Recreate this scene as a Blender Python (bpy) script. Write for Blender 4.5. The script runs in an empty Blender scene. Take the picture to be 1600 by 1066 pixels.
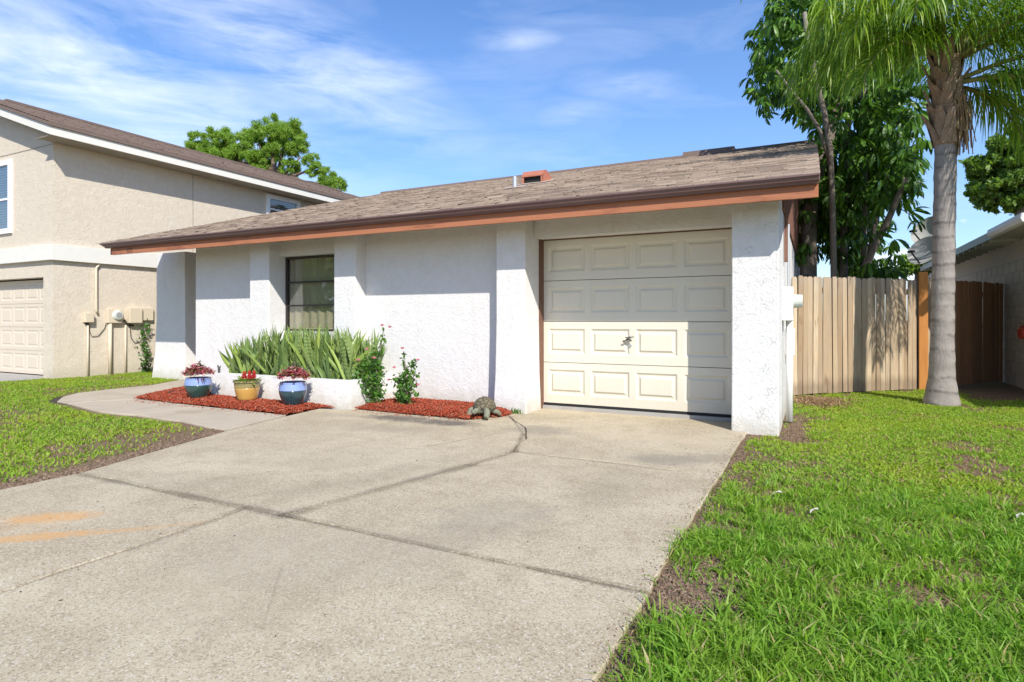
import bpy, math, random
import numpy as np
from mathutils import Vector, Matrix
random.seed(7); RNG = np.random.default_rng(11)
R = math.radians
sc = bpy.context.scene
COL = sc.collection

# ------------------------------------------------------------------ camera, light, exposure
YAW = math.atan(473/937.0); CY, SY = math.cos(YAW), math.sin(YAW); H = 1.098
cam = bpy.data.cameras.new('camera'); co = bpy.data.objects.new('camera', cam); COL.objects.link(co)
co.location = (0, 0, H); co.rotation_euler = (math.pi/2, 0, YAW)
cam.sensor_width = 36; cam.lens = 937/1600*36; cam.shift_y = -33/1600.0; cam.clip_start = .05; cam.clip_end = 3000
sc.camera = co
sc.view_settings.view_transform = 'Standard'; sc.view_settings.look = 'None'
sc.view_settings.gamma = 1; sc.view_settings.use_curve_mapping = False
sc.view_settings.exposure = 0.50
SUN = Vector((1, -1, 1.2)).normalized()
sl = bpy.data.lights.new('sun', 'SUN'); so = bpy.data.objects.new('sun', sl); COL.objects.link(so)
sl.energy = 4.2; sl.angle = R(.53); sl.color = (1, .955, .88)
so.rotation_euler = SUN.to_track_quat('Z', 'Y').to_euler(); so.location = (10, -10, 20)

def ray(u, v):
    r = (u-800)/937.; return Vector((-SY+CY*r, CY+SY*r, (500-v)/937.))
def PY(u, v, Y):
    r = ray(u, v); t = Y/r.y; return Vector((r.x*t, Y, H+r.z*t))
def PG(u, v, z=0.):
    r = ray(u, v); t = (z-H)/r.z; return Vector((r.x*t, r.y*t, z))

# ------------------------------------------------------------------ node helpers
class NT:
    def __init__(s, tree): s.t = tree; s.n = tree.nodes; s.l = tree.links
    def node(s, typ, **kw):
        n = s.n.new(typ)
        for k, v in kw.items():
            if k.startswith('in_'):
                key = k[3:]; key = int(key) if key.isdigit() else key.replace('_', ' ')
                s.set(n.inputs[key], v)
            else: setattr(n, k, v)
        return n
    def set(s, sock, v):
        if isinstance(v, bpy.types.NodeSocket): s.l.new(v, sock)
        else: sock.default_value = v
    def math(s, op, a, b=None, c=None, clamp=False):
        n = s.n.new('ShaderNodeMath'); n.operation = op; n.use_clamp = clamp
        s.set(n.inputs[0], a)
        if b is not None: s.set(n.inputs[1], b)
        if c is not None: s.set(n.inputs[2], c)
        return n.outputs[0]
    def mix(s, f, a, b, mode='MIX'):
        n = s.n.new('ShaderNodeMix'); n.data_type = 'RGBA'; n.blend_type = mode
        s.set(n.inputs[0], f); s.set(n.inputs[6], c4(a)); s.set(n.inputs[7], c4(b)); return n.outputs[2]
    def ramp(s, f, lo, hi, a=0., b=1.):
        n = s.n.new('ShaderNodeMapRange'); n.clamp = True
        s.set(n.inputs[0], f); n.inputs[1].default_value = lo; n.inputs[2].default_value = hi
        n.inputs[3].default_value = a; n.inputs[4].default_value = b; return n.outputs[0]
    def pos(s): return s.n.new('ShaderNodeNewGeometry').outputs['Position']
    def noise(s, scale, detail=4, rough=.55, vec=None, dist=0.):
        n = s.n.new('ShaderNodeTexNoise'); n.inputs['Scale'].default_value = scale
        n.inputs['Detail'].default_value = detail; n.inputs['Roughness'].default_value = rough
        n.inputs['Distortion'].default_value = dist
        s.l.new(vec if vec is not None else s.pos(), n.inputs['Vector']); return n.outputs[0]
    def vor(s, scale, feature='F1', out='Distance', vec=None, rnd=1.):
        n = s.n.new('ShaderNodeTexVoronoi'); n.feature = feature; n.inputs['Scale'].default_value = scale
        n.inputs['Randomness'].default_value = rnd
        s.l.new(vec if vec is not None else s.pos(), n.inputs['Vector']); return n.outputs[out]
    def scaled(s, sx, sy, sz, vec=None):
        n = s.n.new('ShaderNodeVectorMath'); n.operation = 'MULTIPLY'
        s.l.new(vec if vec is not None else s.pos(), n.inputs[0]); n.inputs[1].default_value = (sx, sy, sz); return n.outputs[0]
    def sep(s, vec=None):
        n = s.n.new('ShaderNodeSeparateXYZ'); s.l.new(vec if vec is not None else s.pos(), n.inputs[0]); return n.outputs
    def bump(s, h, strength=.5, dist=.01, normal=None):
        n = s.n.new('ShaderNodeBump'); n.inputs['Strength'].default_value = strength; n.inputs['Distance'].default_value = dist
        s.l.new(h, n.inputs['Height'])
        if normal is not None: s.l.new(normal, n.inputs['Normal'])
        return n.outputs[0]
def c4(a): return tuple(a)+(1,) if isinstance(a, (tuple, list)) and len(a) == 3 else a

MATS = {}
def mat(name, fn, rough=.8, metallic=0., spec=.3, trans=0., coat=0.):
    if name in MATS: return MATS[name]
    m = bpy.data.materials.new(name); m.use_nodes = True; nt = NT(m.node_tree)
    b = nt.n['Principled BSDF']; out = nt.n['Material Output']
    b.inputs['Roughness'].default_value = rough; b.inputs['Metallic'].default_value = metallic
    b.inputs['Specular IOR Level'].default_value = spec; b.inputs['Coat Weight'].default_value = coat
    r = fn(nt, b)
    colr = c4(r[0] if isinstance(r, tuple) and len(r) == 2 and not isinstance(r[0], float) else r)
    nt.set(b.inputs['Base Color'], colr)
    if isinstance(r, tuple) and len(r) == 2 and not isinstance(r[0], float): nt.l.new(r[1], b.inputs['Normal'])
    if trans > 0:
        tr = nt.n.new('ShaderNodeBsdfTranslucent'); nt.set(tr.inputs[0], nt.mix(1., colr, (1.25, 1.3, .55), 'MULTIPLY'))
        ms = nt.n.new('ShaderNodeMixShader'); ms.inputs[0].default_value = trans
        nt.l.new(b.outputs[0], ms.inputs[1]); nt.l.new(tr.outputs[0], ms.inputs[2]); nt.l.new(ms.outputs[0], out.inputs[0])
    MATS[name] = m; return m
def island(nt): return nt.n.new('ShaderNodeNewGeometry').outputs['Random Per Island']
def objrand(nt): return nt.n.new('ShaderNodeObjectInfo').outputs['Random']
def ramp3(nt, f, cols):
    n = nt.n.new('ShaderNodeValToRGB'); e = n.color_ramp.elements
    while len(e) < len(cols): e.new(.5)
    for i, c in enumerate(cols): e[i].position = i/(len(cols)-1); e[i].color = c4(c)
    nt.set(n.inputs[0], f); return n.outputs[0]

# ------------------------------------------------------------------ world
w = bpy.data.worlds.new('World'); sc.world = w; w.use_nodes = True
nt = NT(w.node_tree); bg = nt.n['Background']
sky = nt.n.new('ShaderNodeTexSky'); sky.sky_type = 'NISHITA'; sky.sun_disc = False
sky.sun_elevation = math.asin(SUN.z); sky.sun_rotation = math.atan2(SUN.x, SUN.y)
sky.air_density = 1.0; sky.dust_density = .5; sky.ozone_density = 2.2
tc = nt.n.new('ShaderNodeTexCoord').outputs['Generated']
d = nt.sep(tc)
az = nt.math('ARCTAN2', d[0], d[1])
el = nt.math('ARCSINE', d[2])
cmb = nt.n.new('ShaderNodeCombineXYZ'); nt.l.new(az, cmb.inputs[0]); nt.l.new(el, cmb.inputs[1])
ae = cmb.outputs[0]
def stretch(ang, sx, sy, off):
    m = nt.n.new('ShaderNodeMapping'); nt.l.new(ae, m.inputs[0])
    m.inputs['Location'].default_value = (off, off*.7, 0); m.inputs['Rotation'].default_value = (0, 0, R(ang))
    m.inputs['Scale'].default_value = (sx, sy, 1); return m.outputs[0]
def cloudn(ang, sx, sy, off, detail=7, rough=.6, dist=.6): return nt.noise(1, detail, rough, stretch(ang, sx, sy, off), dist)
wisp = cloudn(14, 3.2, 15, 3.1)
fine = cloudn(22, 9, 34, 8.3)
def ae_of(u, v):
    r = ray(u, v); return math.atan2(r.x, r.y), math.atan2(r.z, math.hypot(r.x, r.y))
def blob(u, v, ru, rv, ang=0):
    a, e = ae_of(u, v); n = nt.n.new('ShaderNodeMapping'); n.vector_type = 'TEXTURE'; nt.l.new(ae, n.inputs[0])
    n.inputs['Location'].default_value = (a, e, 0); n.inputs['Rotation'].default_value = (0, 0, R(ang))
    n.inputs['Scale'].default_value = (ru, rv, 1)
    L = nt.n.new('ShaderNodeVectorMath'); L.operation = 'LENGTH'; nt.l.new(n.outputs[0], L.inputs[0])
    return nt.ramp(L.outputs['Value'], 0, 1, 1, 0)
tot = None
for (u, v, ru, rv, ang, k) in [(120, 120, .50, .15, -12, 1.0), (420, 70, .42, .10, -20, .95), (560, 105, .17, .05, -12, .85), (250, 175, .36, .055, -4, .75),
                               (805, 62, .10, .022, 0, .62), (975, 132, .12, .028, -6, .62), (905, 178, .09, .026, 4, .5), (880, 25, .14, .02, 0, .3),
                               (-150, 60, .45, .2, 0, .9)]:
    b_ = nt.math('MULTIPLY', nt.math('POWER', blob(u, v, ru, rv, ang), .8), k)
    tot = b_ if tot is None else nt.math('MAXIMUM', tot, b_)
thin = nt.ramp(wisp, .46, .76, 0, .20)
cl = nt.math('MULTIPLY', tot, nt.ramp(nt.math('ADD', nt.math('MULTIPLY', wisp, .7), nt.math('MULTIPLY', fine, .3)), .37, .66))
cl = nt.math('MAXIMUM', cl, thin)
puffn = cloudn(0, 14, 18, 1.7, 8, .6, .3)
pb = nt.math('MAXIMUM', blob(1405, 425, .085, .075), nt.math('MULTIPLY', blob(1500, 345, .06, .028), .6))
pb = nt.math('MAXIMUM', pb, nt.math('MULTIPLY', blob(1560, 470, .3, .05), .9))
puff = nt.ramp(nt.math('ADD', pb, nt.math('MULTIPLY', nt.math('SUBTRACT', puffn, .5), 1.3)), .42, .62, 0, .95)
cl = nt.math('MAXIMUM', cl, puff)
hs = nt.n.new('ShaderNodeHueSaturation'); nt.l.new(sky.outputs[0], hs.inputs['Color'])
hs.inputs['Hue'].default_value = .512; hs.inputs['Saturation'].default_value = 1.30; hs.inputs['Value'].default_value = 1.36
lowhaze = nt.ramp(el, 0., .75, 1., 0.)
base = nt.mix(nt.math('MULTIPLY', lowhaze, .34), hs.outputs[0], (4.6, 7.2, 11.2))
c = nt.mix(nt.math('MULTIPLY', cl, .80), base, (8.6, 9.2, 10.6))
nt.l.new(c, bg.inputs[0]); bg.inputs[1].default_value = .10

# ------------------------------------------------------------------ mesh helpers
def base_of(p):
    v = Vector((0, 0, 0))
    while p is not None: v = v + p.location; p = p.parent
    return v
def tag(o, label=None, cat=None, group=None, kind=None):
    for k, v in (('label', label), ('category', cat), ('group', group), ('kind', kind)):
        if v: o[k] = v
    return o
def thing(name, loc, label, cat, group=None):
    o = bpy.data.objects.new(name, None); COL.objects.link(o); o.location = loc; o.empty_display_size = .1
    return tag(o, label, cat, group)
class MB:
    def __init__(s): s.v = []; s.f = []
    def quadbox(s, p8):
        n = len(s.v); s.v += [tuple(p) for p in p8]
        s.f += [tuple(n+i for i in q) for q in ((0, 3, 2, 1), (4, 5, 6, 7), (0, 1, 5, 4), (1, 2, 6, 5), (2, 3, 7, 6), (3, 0, 4, 7))]; return s
    def box(s, x0, x1, y0, y1, z0, z1):
        return s.quadbox([(x0, y0, z0), (x1, y0, z0), (x1, y1, z0), (x0, y1, z0), (x0, y0, z1), (x1, y0, z1), (x1, y1, z1), (x0, y1, z1)])
    def frustum(s, a, b):   # a = (x0,x1,y0,y1,z) bottom, b top
        return s.quadbox([(a[0], a[2], a[4]), (a[1], a[2], a[4]), (a[1], a[3], a[4]), (a[0], a[3], a[4]),
                          (b[0], b[2], b[4]), (b[1], b[2], b[4]), (b[1], b[3], b[4]), (b[0], b[3], b[4])])
    def tube(s, pts, rad, n=8, cap=True):
        pts = [Vector(p) for p in pts]; k0 = len(s.v)
        if not isinstance(rad, (list, tuple)): rad = [rad]*len(pts)
        up = None
        for i, p in enumerate(pts):
            t = (pts[min(i+1, len(pts)-1)]-pts[max(i-1, 0)]).normalized()
            if up is None: up = t.orthogonal().normalized()
            up = (up-t*up.dot(t)).normalized(); sd = t.cross(up)
            for j in range(n):
                a = 2*math.pi*j/n; s.v.append(tuple(p+(up*math.cos(a)+sd*math.sin(a))*rad[i]))
        for i in range(len(pts)-1):
            for j in range(n):
                a = k0+i*n+j; b = k0+i*n+(j+1) % n; s.f.append((a, b, b+n, a+n))
        if cap:
            s.f.append(tuple(k0+j for j in reversed(range(n)))); s.f.append(tuple(k0+(len(pts)-1)*n+j for j in range(n)))
        return s
    def lathe(s, prof, c=(0, 0, 0), n=24, close=True):
        k0 = len(s.v)
        for (r, z) in prof:
            for j in range(n):
                a = 2*math.pi*j/n; s.v.append((c[0]+r*math.cos(a), c[1]+r*math.sin(a), c[2]+z))
        for i in range(len(prof)-1):
            for j in range(n):
                a = k0+i*n+j; b = k0+i*n+(j+1) % n; s.f.append((a, b, b+n, a+n))
        if close:
            s.f.append(tuple(k0+j for j in reversed(range(n)))); s.f.append(tuple(k0+(len(prof)-1)*n+j for j in range(n)))
        return s
    def ribbon(s, pts, sides):
        k0 = len(s.v)
        for p, q in zip(pts, sides): s.v.append(tuple(Vector(p)-Vector(q))); s.v.append(tuple(Vector(p)+Vector(q)))
        for i in range(len(pts)-1):
            a = k0+2*i; s.f.append((a, a+1, a+3, a+2))
        return s
    def ellipsoid(s, c, r, n=12, m=8, rot=None):
        k0 = len(s.v)
        for i in range(m+1):
            th = math.pi*i/m
            for j in range(n):
                ph = 2*math.pi*j/n
                p = Vector((r[0]*math.sin(th)*math.cos(ph), r[1]*math.sin(th)*math.sin(ph), r[2]*math.cos(th)))
                if rot: p = rot @ p
                s.v.append(tuple(Vector(c)+p))
        for i in range(m):
            for j in range(n):
                a = k0+i*n+j; b = k0+i*n+(j+1) % n; s.f.append((a, a+n, b+n, b))
        return s
    def mesh(s, name, m, org=Vector((0, 0, 0)), smooth=False):
        me = bpy.data.meshes.new(name); me.from_pydata([tuple(Vector(v)-org) for v in s.v], [], s.f); me.materials.append(m)
        if smooth: me.shade_smooth()
        return me
    def build(s, name, m, parent=None, smooth=False, bevel=0., loc=None, **tg):
        org = base_of(parent) if loc is None else Vector(loc)
        me = s.mesh(name, m, org, smooth); o = bpy.data.objects.new(name, me); COL.objects.link(o)
        if parent is not None: o.parent = parent; 
        if loc is not None: o.location = Vector(loc)-base_of(parent)
        if bevel > 0:
            b = o.modifiers.new('bevel', 'BEVEL'); b.width = bevel; b.segments = 2; b.limit_method = 'ANGLE'
        return tag(o, **tg)
def npmesh(name, V, F, m, parent=None, smooth=False, **tg):
    """V (N,3), F (M,k) arrays"""
    org = np.array(base_of(parent)) if parent is not None else 0.
    V = (np.asarray(V, float)-org).astype(np.float32); F = np.asarray(F, np.int32); k = F.shape[1]
    me = bpy.data.meshes.new(name); me.vertices.add(len(V)); me.vertices.foreach_set('co', V.ravel())
    me.loops.add(F.size); me.loops.foreach_set('vertex_index', F.ravel())
    me.polygons.add(len(F)); me.polygons.foreach_set('loop_start', np.arange(0, F.size, k, dtype=np.int32))
    me.update(calc_edges=True); me.materials.append(m)
    if smooth: me.shade_smooth()
    o = bpy.data.objects.new(name, me); COL.objects.link(o)
    if parent is not None: o.parent = parent
    return tag(o, **tg)
def inst(o, name, loc, rot=(0, 0, 0), scale=(1, 1, 1), parent=None):
    c = o.copy() if isinstance(o, bpy.types.Object) else bpy.data.objects.new(name, o)
    c.name = name; COL.objects.link(c)
    if parent is not None: c.parent = parent; loc = Vector(loc)-base_of(parent)
    c.location = loc; c.rotation_euler = rot; c.scale = scale; return c

def vnoise(P, scale, seed=0, octv=3):
    """value noise on Nx2"""
    P = np.asarray(P, float)*scale; out = np.zeros(len(P)); amp = 1.; tot = 0.
    for o in range(octv):
        rs = np.random.default_rng(seed*31+o); tab = rs.random((256, 256))
        q = P*(2**o)+37.3*(o+1); i = np.floor(q).astype(int); f = q-i; f = f*f*(3-2*f)
        g = lambda a, b: tab[(i[:, 0]+a) % 256, (i[:, 1]+b) % 256]
        out += amp*((g(0, 0)*(1-f[:, 0])+g(1, 0)*f[:, 0])*(1-f[:, 1])+(g(0, 1)*(1-f[:, 0])+g(1, 1)*f[:, 0])*f[:, 1])
        tot += amp; amp *= .5
    return out/tot

# ------------------------------------------------------------------ materials
def f_stucco(colr, warm, bs=.9, dirt=True, fleck=1.0):
    def fn(nt, b):
        n1 = nt.noise(9, 5, .6, dist=.8); n2 = nt.noise(70, 3, .6)
        p = nt.scaled(1, 1, 1)
        ridge = nt.vor(13, 'DISTANCE_TO_EDGE', vec=nt_warp(nt, .45))
        patch = nt.math('MULTIPLY', nt.ramp(nt.noise(7, 4, .6), .54, .64), .25 if fleck < 1.2 else 1.)
        rd = nt.math('MULTIPLY', nt.ramp(ridge, 0, .045, 1, 0), patch)
        lace = nt.ramp(nt.noise(34, 5, .65, dist=.8), .46, .60)
        h = nt.math('ADD', nt.math('MULTIPLY', n2, .22), nt.math('ADD', nt.math('MULTIPLY', lace, .16), nt.math('MULTIPLY', rd, .32*fleck)))
        h = nt.math('ADD', h, nt.math('MULTIPLY', n1, .7))
        c0 = nt.mix(nt.ramp(n1, .35, .7), colr, warm)
        if dirt:
            z = nt.sep()[2]; zn = nt.math('ADD', z, nt.math('MULTIPLY', nt.noise(6, 4, .6), -.32))
            c0 = nt.mix(nt.ramp(zn, -.14, .06, .55, 0), c0, (.42, .38, .28))
            fl = nt.math('MULTIPLY', nt.ramp(nt.noise(5, 6, .8), .54, .70, 0, .5), nt.ramp(z, .05, .55, 1, .0))
            c0 = nt.mix(nt.ramp(nt.noise(1, 4, .7, nt.scaled(6, 6, .8)), .55, .75, 0, .22), c0, (.55, .50, .42))
            c0 = nt.mix(fl, c0, (.5, .45, .36))
        return c0, nt.bump(h, bs*.6, .010)
    return fn
def nt_warp(nt, amt, vec=None):
    n = nt.n.new('ShaderNodeTexNoise'); n.inputs['Scale'].default_value = 6; nt.l.new(nt.pos(), n.inputs['Vector'])
    m = nt.n.new('ShaderNodeVectorMath'); m.operation = 'MULTIPLY_ADD'; nt.l.new(n.outputs['Color'], m.inputs[0])
    m.inputs[1].default_value = (amt,)*3; nt.l.new(nt.pos(), m.inputs[2]); return m.outputs[0]
M_WHITE = mat('white_stucco', f_stucco((.735, .72, .70), (.69, .67, .645), 1.7), rough=.85)
M_WHITE_R = mat('white_rough_stucco', f_stucco((.735, .72, .70), (.69, .67, .645), 1.7, True, 1.21), rough=.85)
M_TAN = mat('tan_stucco', f_stucco((.64, .565, .455), (.58, .505, .40), 1.9, True, .8), rough=.9)
M_BEIGE = mat('beige_block_wall', f_stucco((.55, .49, .40), (.5, .44, .35), .35, False, .4), rough=.9)
def f_plain(colr, var=.12, scale=6, bs=.15):
    def fn(nt, b):
        n = nt.noise(scale, 5, .6); k = 1-var
        return nt.mix(n, tuple(x*k for x in colr), tuple(min(1, x*(1+var)) for x in colr)), nt.bump(nt.noise(scale*9, 3, .6), bs, .004)
    return fn
M_TRIMW = mat('cream_painted_trim', f_plain((.70, .68, .61), .07), rough=.6)
M_FRAMEW = mat('white_vinyl', f_plain((.8, .8, .8), .03), rough=.4)
def f_fascia(nt, b):
    g = nt.noise(1, 5, .65, nt.scaled(2.5, 20, 60)); d = nt.ramp(nt.noise(1.3, 5, .7, nt.scaled(1, 1, 6)), .52, .7, 0, .75)
    c0 = nt.mix(g, (.33, .125, .060), (.45, .185, .098)); 
    return nt.mix(d, c0, (.17, .055, .035)), nt.bump(g, .4, .004)
M_FASCIA = mat('red_orange_painted_board', f_fascia, rough=.7)
def f_drip(nt, b):
    n = nt.noise(1, 4, .6, nt.scaled(1.5, 8, 30)); return nt.mix(n, (.115, .062, .058), (.20, .125, .12)), nt.bump(n, .2, .003)
M_DRIP = mat('brown_gutter_metal', f_drip, rough=.42, spec=.5)
def f_shingle(nt, b):
    r = island(nt); c0 = ramp3(nt, r, [(.13, .096, .072), (.29, .22, .165), (.39, .305, .225), (.22, .168, .128), (.50, .40, .30)])
    g = nt.noise(230, 2, .6); c0 = nt.mix(nt.ramp(g, .35, .65, 0, .5), c0, (.13, .10, .085))
    c0 = nt.mix(nt.ramp(nt.noise(1.1, 4, .6), .45, .75, 0, .35), c0, (.42, .33, .27))
    return c0, nt.bump(g, .6, .004)
M_SHINGLE = mat('brown_asphalt_shingle', f_shingle, rough=.95, spec=.15)
M_SHINGLE2 = mat('dark_brown_asphalt_shingle', lambda nt, b: nt.mix(nt.noise(40, 3, .6), (.10, .07, .058), (.24, .18, .15)), rough=.95)
M_SOFFIT = mat('weathered_soffit_plywood', f_plain((.34, .30, .24), .2), rough=.85)
def f_door(nt, b):
    z = nt.sep()[2]; n = nt.noise(1, 5, .7, nt.scaled(5, 5, 1.2)); c0 = nt.mix(nt.noise(3, 5, .6), (.685, .64, .525), (.72, .67, .55))
    c0 = nt.mix(nt.ramp(nt.math('ADD', z, nt.math('MULTIPLY', n, -.5)), -.15, .25, .35, 0), c0, (.46, .40, .30))
    c0 = nt.mix(nt.ramp(n, .55, .75, 0, .16), c0, (.50, .45, .36))
    return c0, nt.bump(nt.noise(26, 3, .6), .08, .004)
M_DOOR = mat('cream_garage_door_steel', f_door, rough=.5)
M_DOOR2 = mat('tan_garage_door_steel', f_plain((.62, .54, .43), .03, 3, .05), rough=.55)
M_JAMB = mat('brown_weathered_jamb', f_plain((.17, .09, .06), .3, 14, .4), rough=.8)
M_BLACK = mat('black_rubber', f_plain((.02, .02, .02), .3), rough=.7)
M_DKMETAL = mat('dark_bronze_metal', f_plain((.06, .05, .045), .2), rough=.5, metallic=.5)
M_STEEL = mat('grey_pewter_handle', f_plain((.16, .16, .15), .2), rough=.35, metallic=.8)
M_GREYBOX = mat('grey_green_utility_metal', f_plain((.55, .57, .52), .06), rough=.5)
M_TANBOX = mat('tan_painted_utility_metal', f_plain((.60, .52, .39), .06), rough=.55)
M_PVC = mat('white_painted_conduit', f_plain((.78, .77, .74), .05), rough=.5)
M_GALV = mat('galvanised_steel', f_plain((.55, .56, .57), .1), rough=.4, metallic=.6)
M_VENT = mat('brick_red_vent_metal', f_plain((.42, .16, .10), .12), rough=.5)
M_WIRE = mat('black_cable', f_plain((.03, .03, .03), .1), rough=.6)
def f_glass(tint):
    def fn(nt, b):
        b.inputs['Transmission Weight'].default_value = .0; return tint
    return fn
def glassmat(name, dark):
    m = bpy.data.materials.new(name); m.use_nodes = True; nt = NT(m.node_tree); out = nt.n['Material Output']
    nt.n.remove(nt.n['Principled BSDF'])
    g = nt.node('ShaderNodeBsdfGlossy'); g.inputs['Roughness'].default_value = .03; g.inputs['Color'].default_value = (.95, .97, 1, 1)
    t = nt.node('ShaderNodeBsdfTransparent'); t.inputs[0].default_value = (dark, dark, dark*.97, 1)
    fr = nt.node('ShaderNodeLayerWeight'); fr.inputs[0].default_value = .5
    k = nt.math('ADD', nt.math('MULTIPLY', nt.math('POWER', fr.outputs['Facing'], 4.), .9), .09)
    nt.l.new(nt.bump(nt.noise(2.5, 2, .5), .12, .02), g.inputs['Normal'])
    ms = nt.node('ShaderNodeMixShader'); nt.l.new(k, ms.inputs[0]); nt.l.new(t.outputs[0], ms.inputs[1]); nt.l.new(g.outputs[0], ms.inputs[2])
    nt.l.new(ms.outputs[0], out.inputs[0]); return m
M_GLASS = glassmat('window_glass', .88)
M_BLIND = mat('grey_window_blind', lambda nt, b: nt.mix(nt.ramp(nt.math('SINE', nt.math('MULTIPLY', nt.sep()[2], 120)), -.2, .6), (.10, .12, .12), (.22, .25, .25)), rough=.7)
M_CURTAIN = mat('olive_window_curtain', lambda nt, b: nt.mix(nt.noise(1, 3, .5, nt.scaled(9, 9, .6)), (.36, .33, .22), (.58, .54, .40)), rough=.9)

def f_concrete(nt, b):
    p = nt.pos()
    st = nt.n.new('ShaderNodeTexVoronoi'); st.inputs['Scale'].default_value = 150; nt.l.new(p, st.inputs['Vector'])
    sv = nt.sep(st.outputs['Color'])[0]
    st2 = nt.n.new('ShaderNodeTexVoronoi'); st2.inputs['Scale'].default_value = 115; nt.l.new(nt_warp(nt, .01), st2.inputs['Vector'])
    sv2 = nt.sep(st2.outputs['Color'])[1]; sd2 = st2.outputs['Distance']
    base = nt.mix(nt.ramp(nt.noise(1.1, 7, .68, dist=.4), .34, .66), (.385, .31, .19), (.62, .53, .36))
    base = nt.mix(nt.ramp(nt.noise(.75, 4, .6, nt.scaled(1, .6, 1)), .5, .72, 0, .65), base, (.66, .58, .41))
    base = nt.mix(nt.ramp(nt.noise(4.5, 5, .7), .48, .75, 0, .75), base, (.32, .245, .145))
    c0 = nt.mix(nt.ramp(sv, .1, .95, 0, .42), base, (.70, .62, .46))
    c0 = nt.mix(nt.math('MULTIPLY', nt.ramp(sv2, .72, .95, 0, .6), nt.ramp(sd2, .35, .6, 1, 0)), c0, (.88, .83, .73))
    c0 = nt.mix(nt.ramp(sv, .0, .34, .55, 0), c0, (.20, .16, .11))
    c0 = nt.mix(nt.ramp(nt.noise(330, 2, .7), .42, .66, .38, 0), c0, (.20, .165, .125))
    qx = nt.sep()
    def seg(ax, ay, bx, by, w_, k, colr):
        nonlocal c0
        L2 = (bx-ax)**2+(by-ay)**2
        px_ = nt.math('SUBTRACT', qx[0], ax); py_ = nt.math('SUBTRACT', qx[1], ay)
        t = nt.math('DIVIDE', nt.math('ADD', nt.math('MULTIPLY', px_, bx-ax), nt.math('MULTIPLY', py_, by-ay)), L2, clamp=True)
        ex_ = nt.math('SUBTRACT', px_, nt.math('MULTIPLY', t, bx-ax)); ey_ = nt.math('SUBTRACT', py_, nt.math('MULTIPLY', t, by-ay))
        dd = nt.math('SQRT', nt.math('ADD', nt.math('MULTIPLY', ex_, ex_), nt.math('MULTIPLY', ey_, ey_)))
        dd = nt.math('ADD', dd, nt.math('MULTIPLY', nt.math('SUBTRACT', nt.noise(55, 5, .85), .5), w_*3.6))
        dd = nt.math('ADD', dd, nt.math('MULTIPLY', nt.math('SUBTRACT', nt.noise(2.2, 2, .6), .5), w_*1.8))
        c0 = nt.mix(nt.ramp(dd, 0, w_, k, 0), c0, colr)
    dk = (.10, .08, .06)
    for a_ in [(-4.7, 2.43, -2.66, 2.43, .05, .65), (-2.66, 2.43, -.6, 2.40, .032, .75), (-2.66, 2.43, -2.33, 3.9, .07, .6), (-2.33, 3.9, -2.24, 4.47, .05, .6), (-2.24, 4.47, -.6, 4.42, .02, .5), (-2.24, 4.47, -2.5, 5.2, .045, .7), (-2.5, 5.2, -3.1, 6.1, .02, .5),
               (-2.97, 2.43, -2.93, 1.75, .05, .6), (-2.93, 1.75, -2.94, -1, .02, .4), (-3.0, 4.3, -2.75, 5.1, .015, .5), (-2.1, 1.9, -1.75, 1.5, .012, .35), (-5.45, 5.0, -5.2, 4.05, .03, .6)]: seg(*a_, dk)
    xyz = nt.sep()
    def spot(cx, cy, rx, ry, ang, colr, k, edge=.5, sc_=None):
        sc_ = sc_ or max(5., min(26., .9/min(rx, ry)+3))
        m = nt.n.new('ShaderNodeMapping'); m.vector_type = 'TEXTURE'; nt.l.new(p, m.inputs[0])
        m.inputs['Location'].default_value = (cx, cy, 0); m.inputs['Rotation'].default_value = (0, 0, R(ang)); m.inputs['Scale'].default_value = (rx, ry, 1)
        q = nt.sep(m.outputs[0]); brk = nt.ramp(nt.noise(38, 6, .85), .36, .54, .35, 1); l2 = nt.math('ADD', nt.math('MULTIPLY', q[0], q[0]), nt.math('MULTIPLY', q[1], q[1]))
        l2 = nt.math('ADD', l2, nt.math('MULTIPLY', nt.math('SUBTRACT', nt.noise(sc_, 8, .8), .5), 3.4))
        return nt.math('MULTIPLY', nt.ramp(l2, .15, 1.15, k, 0), brk), colr
    rust = (.60, .34, .13); dark = (.12, .105, .09); oil = (.27, .235, .185)
    for a in [(-3.78, 1.83, .26, .10, 38, rust, .85), (-3.52, 1.62, .36, .07, 42, rust, .85), (-3.85, 1.68, .35, .22, 35, rust, .2), (-3.20, 1.90, .22, .04, 44, rust, .45), (-3.02, 2.10, .12, .03, 44, rust, .3),
              (-4.12, 5.40, .50, .20, 3, dark, 1.0), (-3.50, 5.40, .40, .20, 3, dark, 1.0), (-1.05, 4.75, .34, .22, 10, oil, .85), (-2.45, 5.45, .40, .25, 0, oil, .8),
              (-3.9, 4.85, .6, .22, 8, oil, .45), (-1.35, 5.6, .8, .25, 0, (.52, .42, .30), .5), (-.75, 4.95, .3, .2, 30, oil, .55), (-1.6, 2.9, .35, .5, -20, oil, .5), (-5.0, 5.3, .5, .12, 0, oil, .35),
              (-2.1, 1.6, .5, .3, 0, (.36, .30, .21), .45), (-3.5, 3.4, .7, .2, 20, (.37, .31, .23), .4), (-1.2, 3.8, .22, .7, 0, oil, .3), (-2.75, 3.35, .2, .9, -14, oil, .28),
              (-2.1, 2.1, .9, .4, 20, (.36, .31, .24), .4), (-3.6, 2.7, .9, .25, 10, oil, .22)]:
        f_, cc = spot(*a[:5], a[5], a[6]); c0 = nt.mix(f_, c0, cc)
    h = nt.math('ADD', nt.math('MULTIPLY', sv, .4), nt.math('MULTIPLY', nt.noise(160, 3, .6), .8))
    return c0, nt.bump(h, .55, .004)
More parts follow.
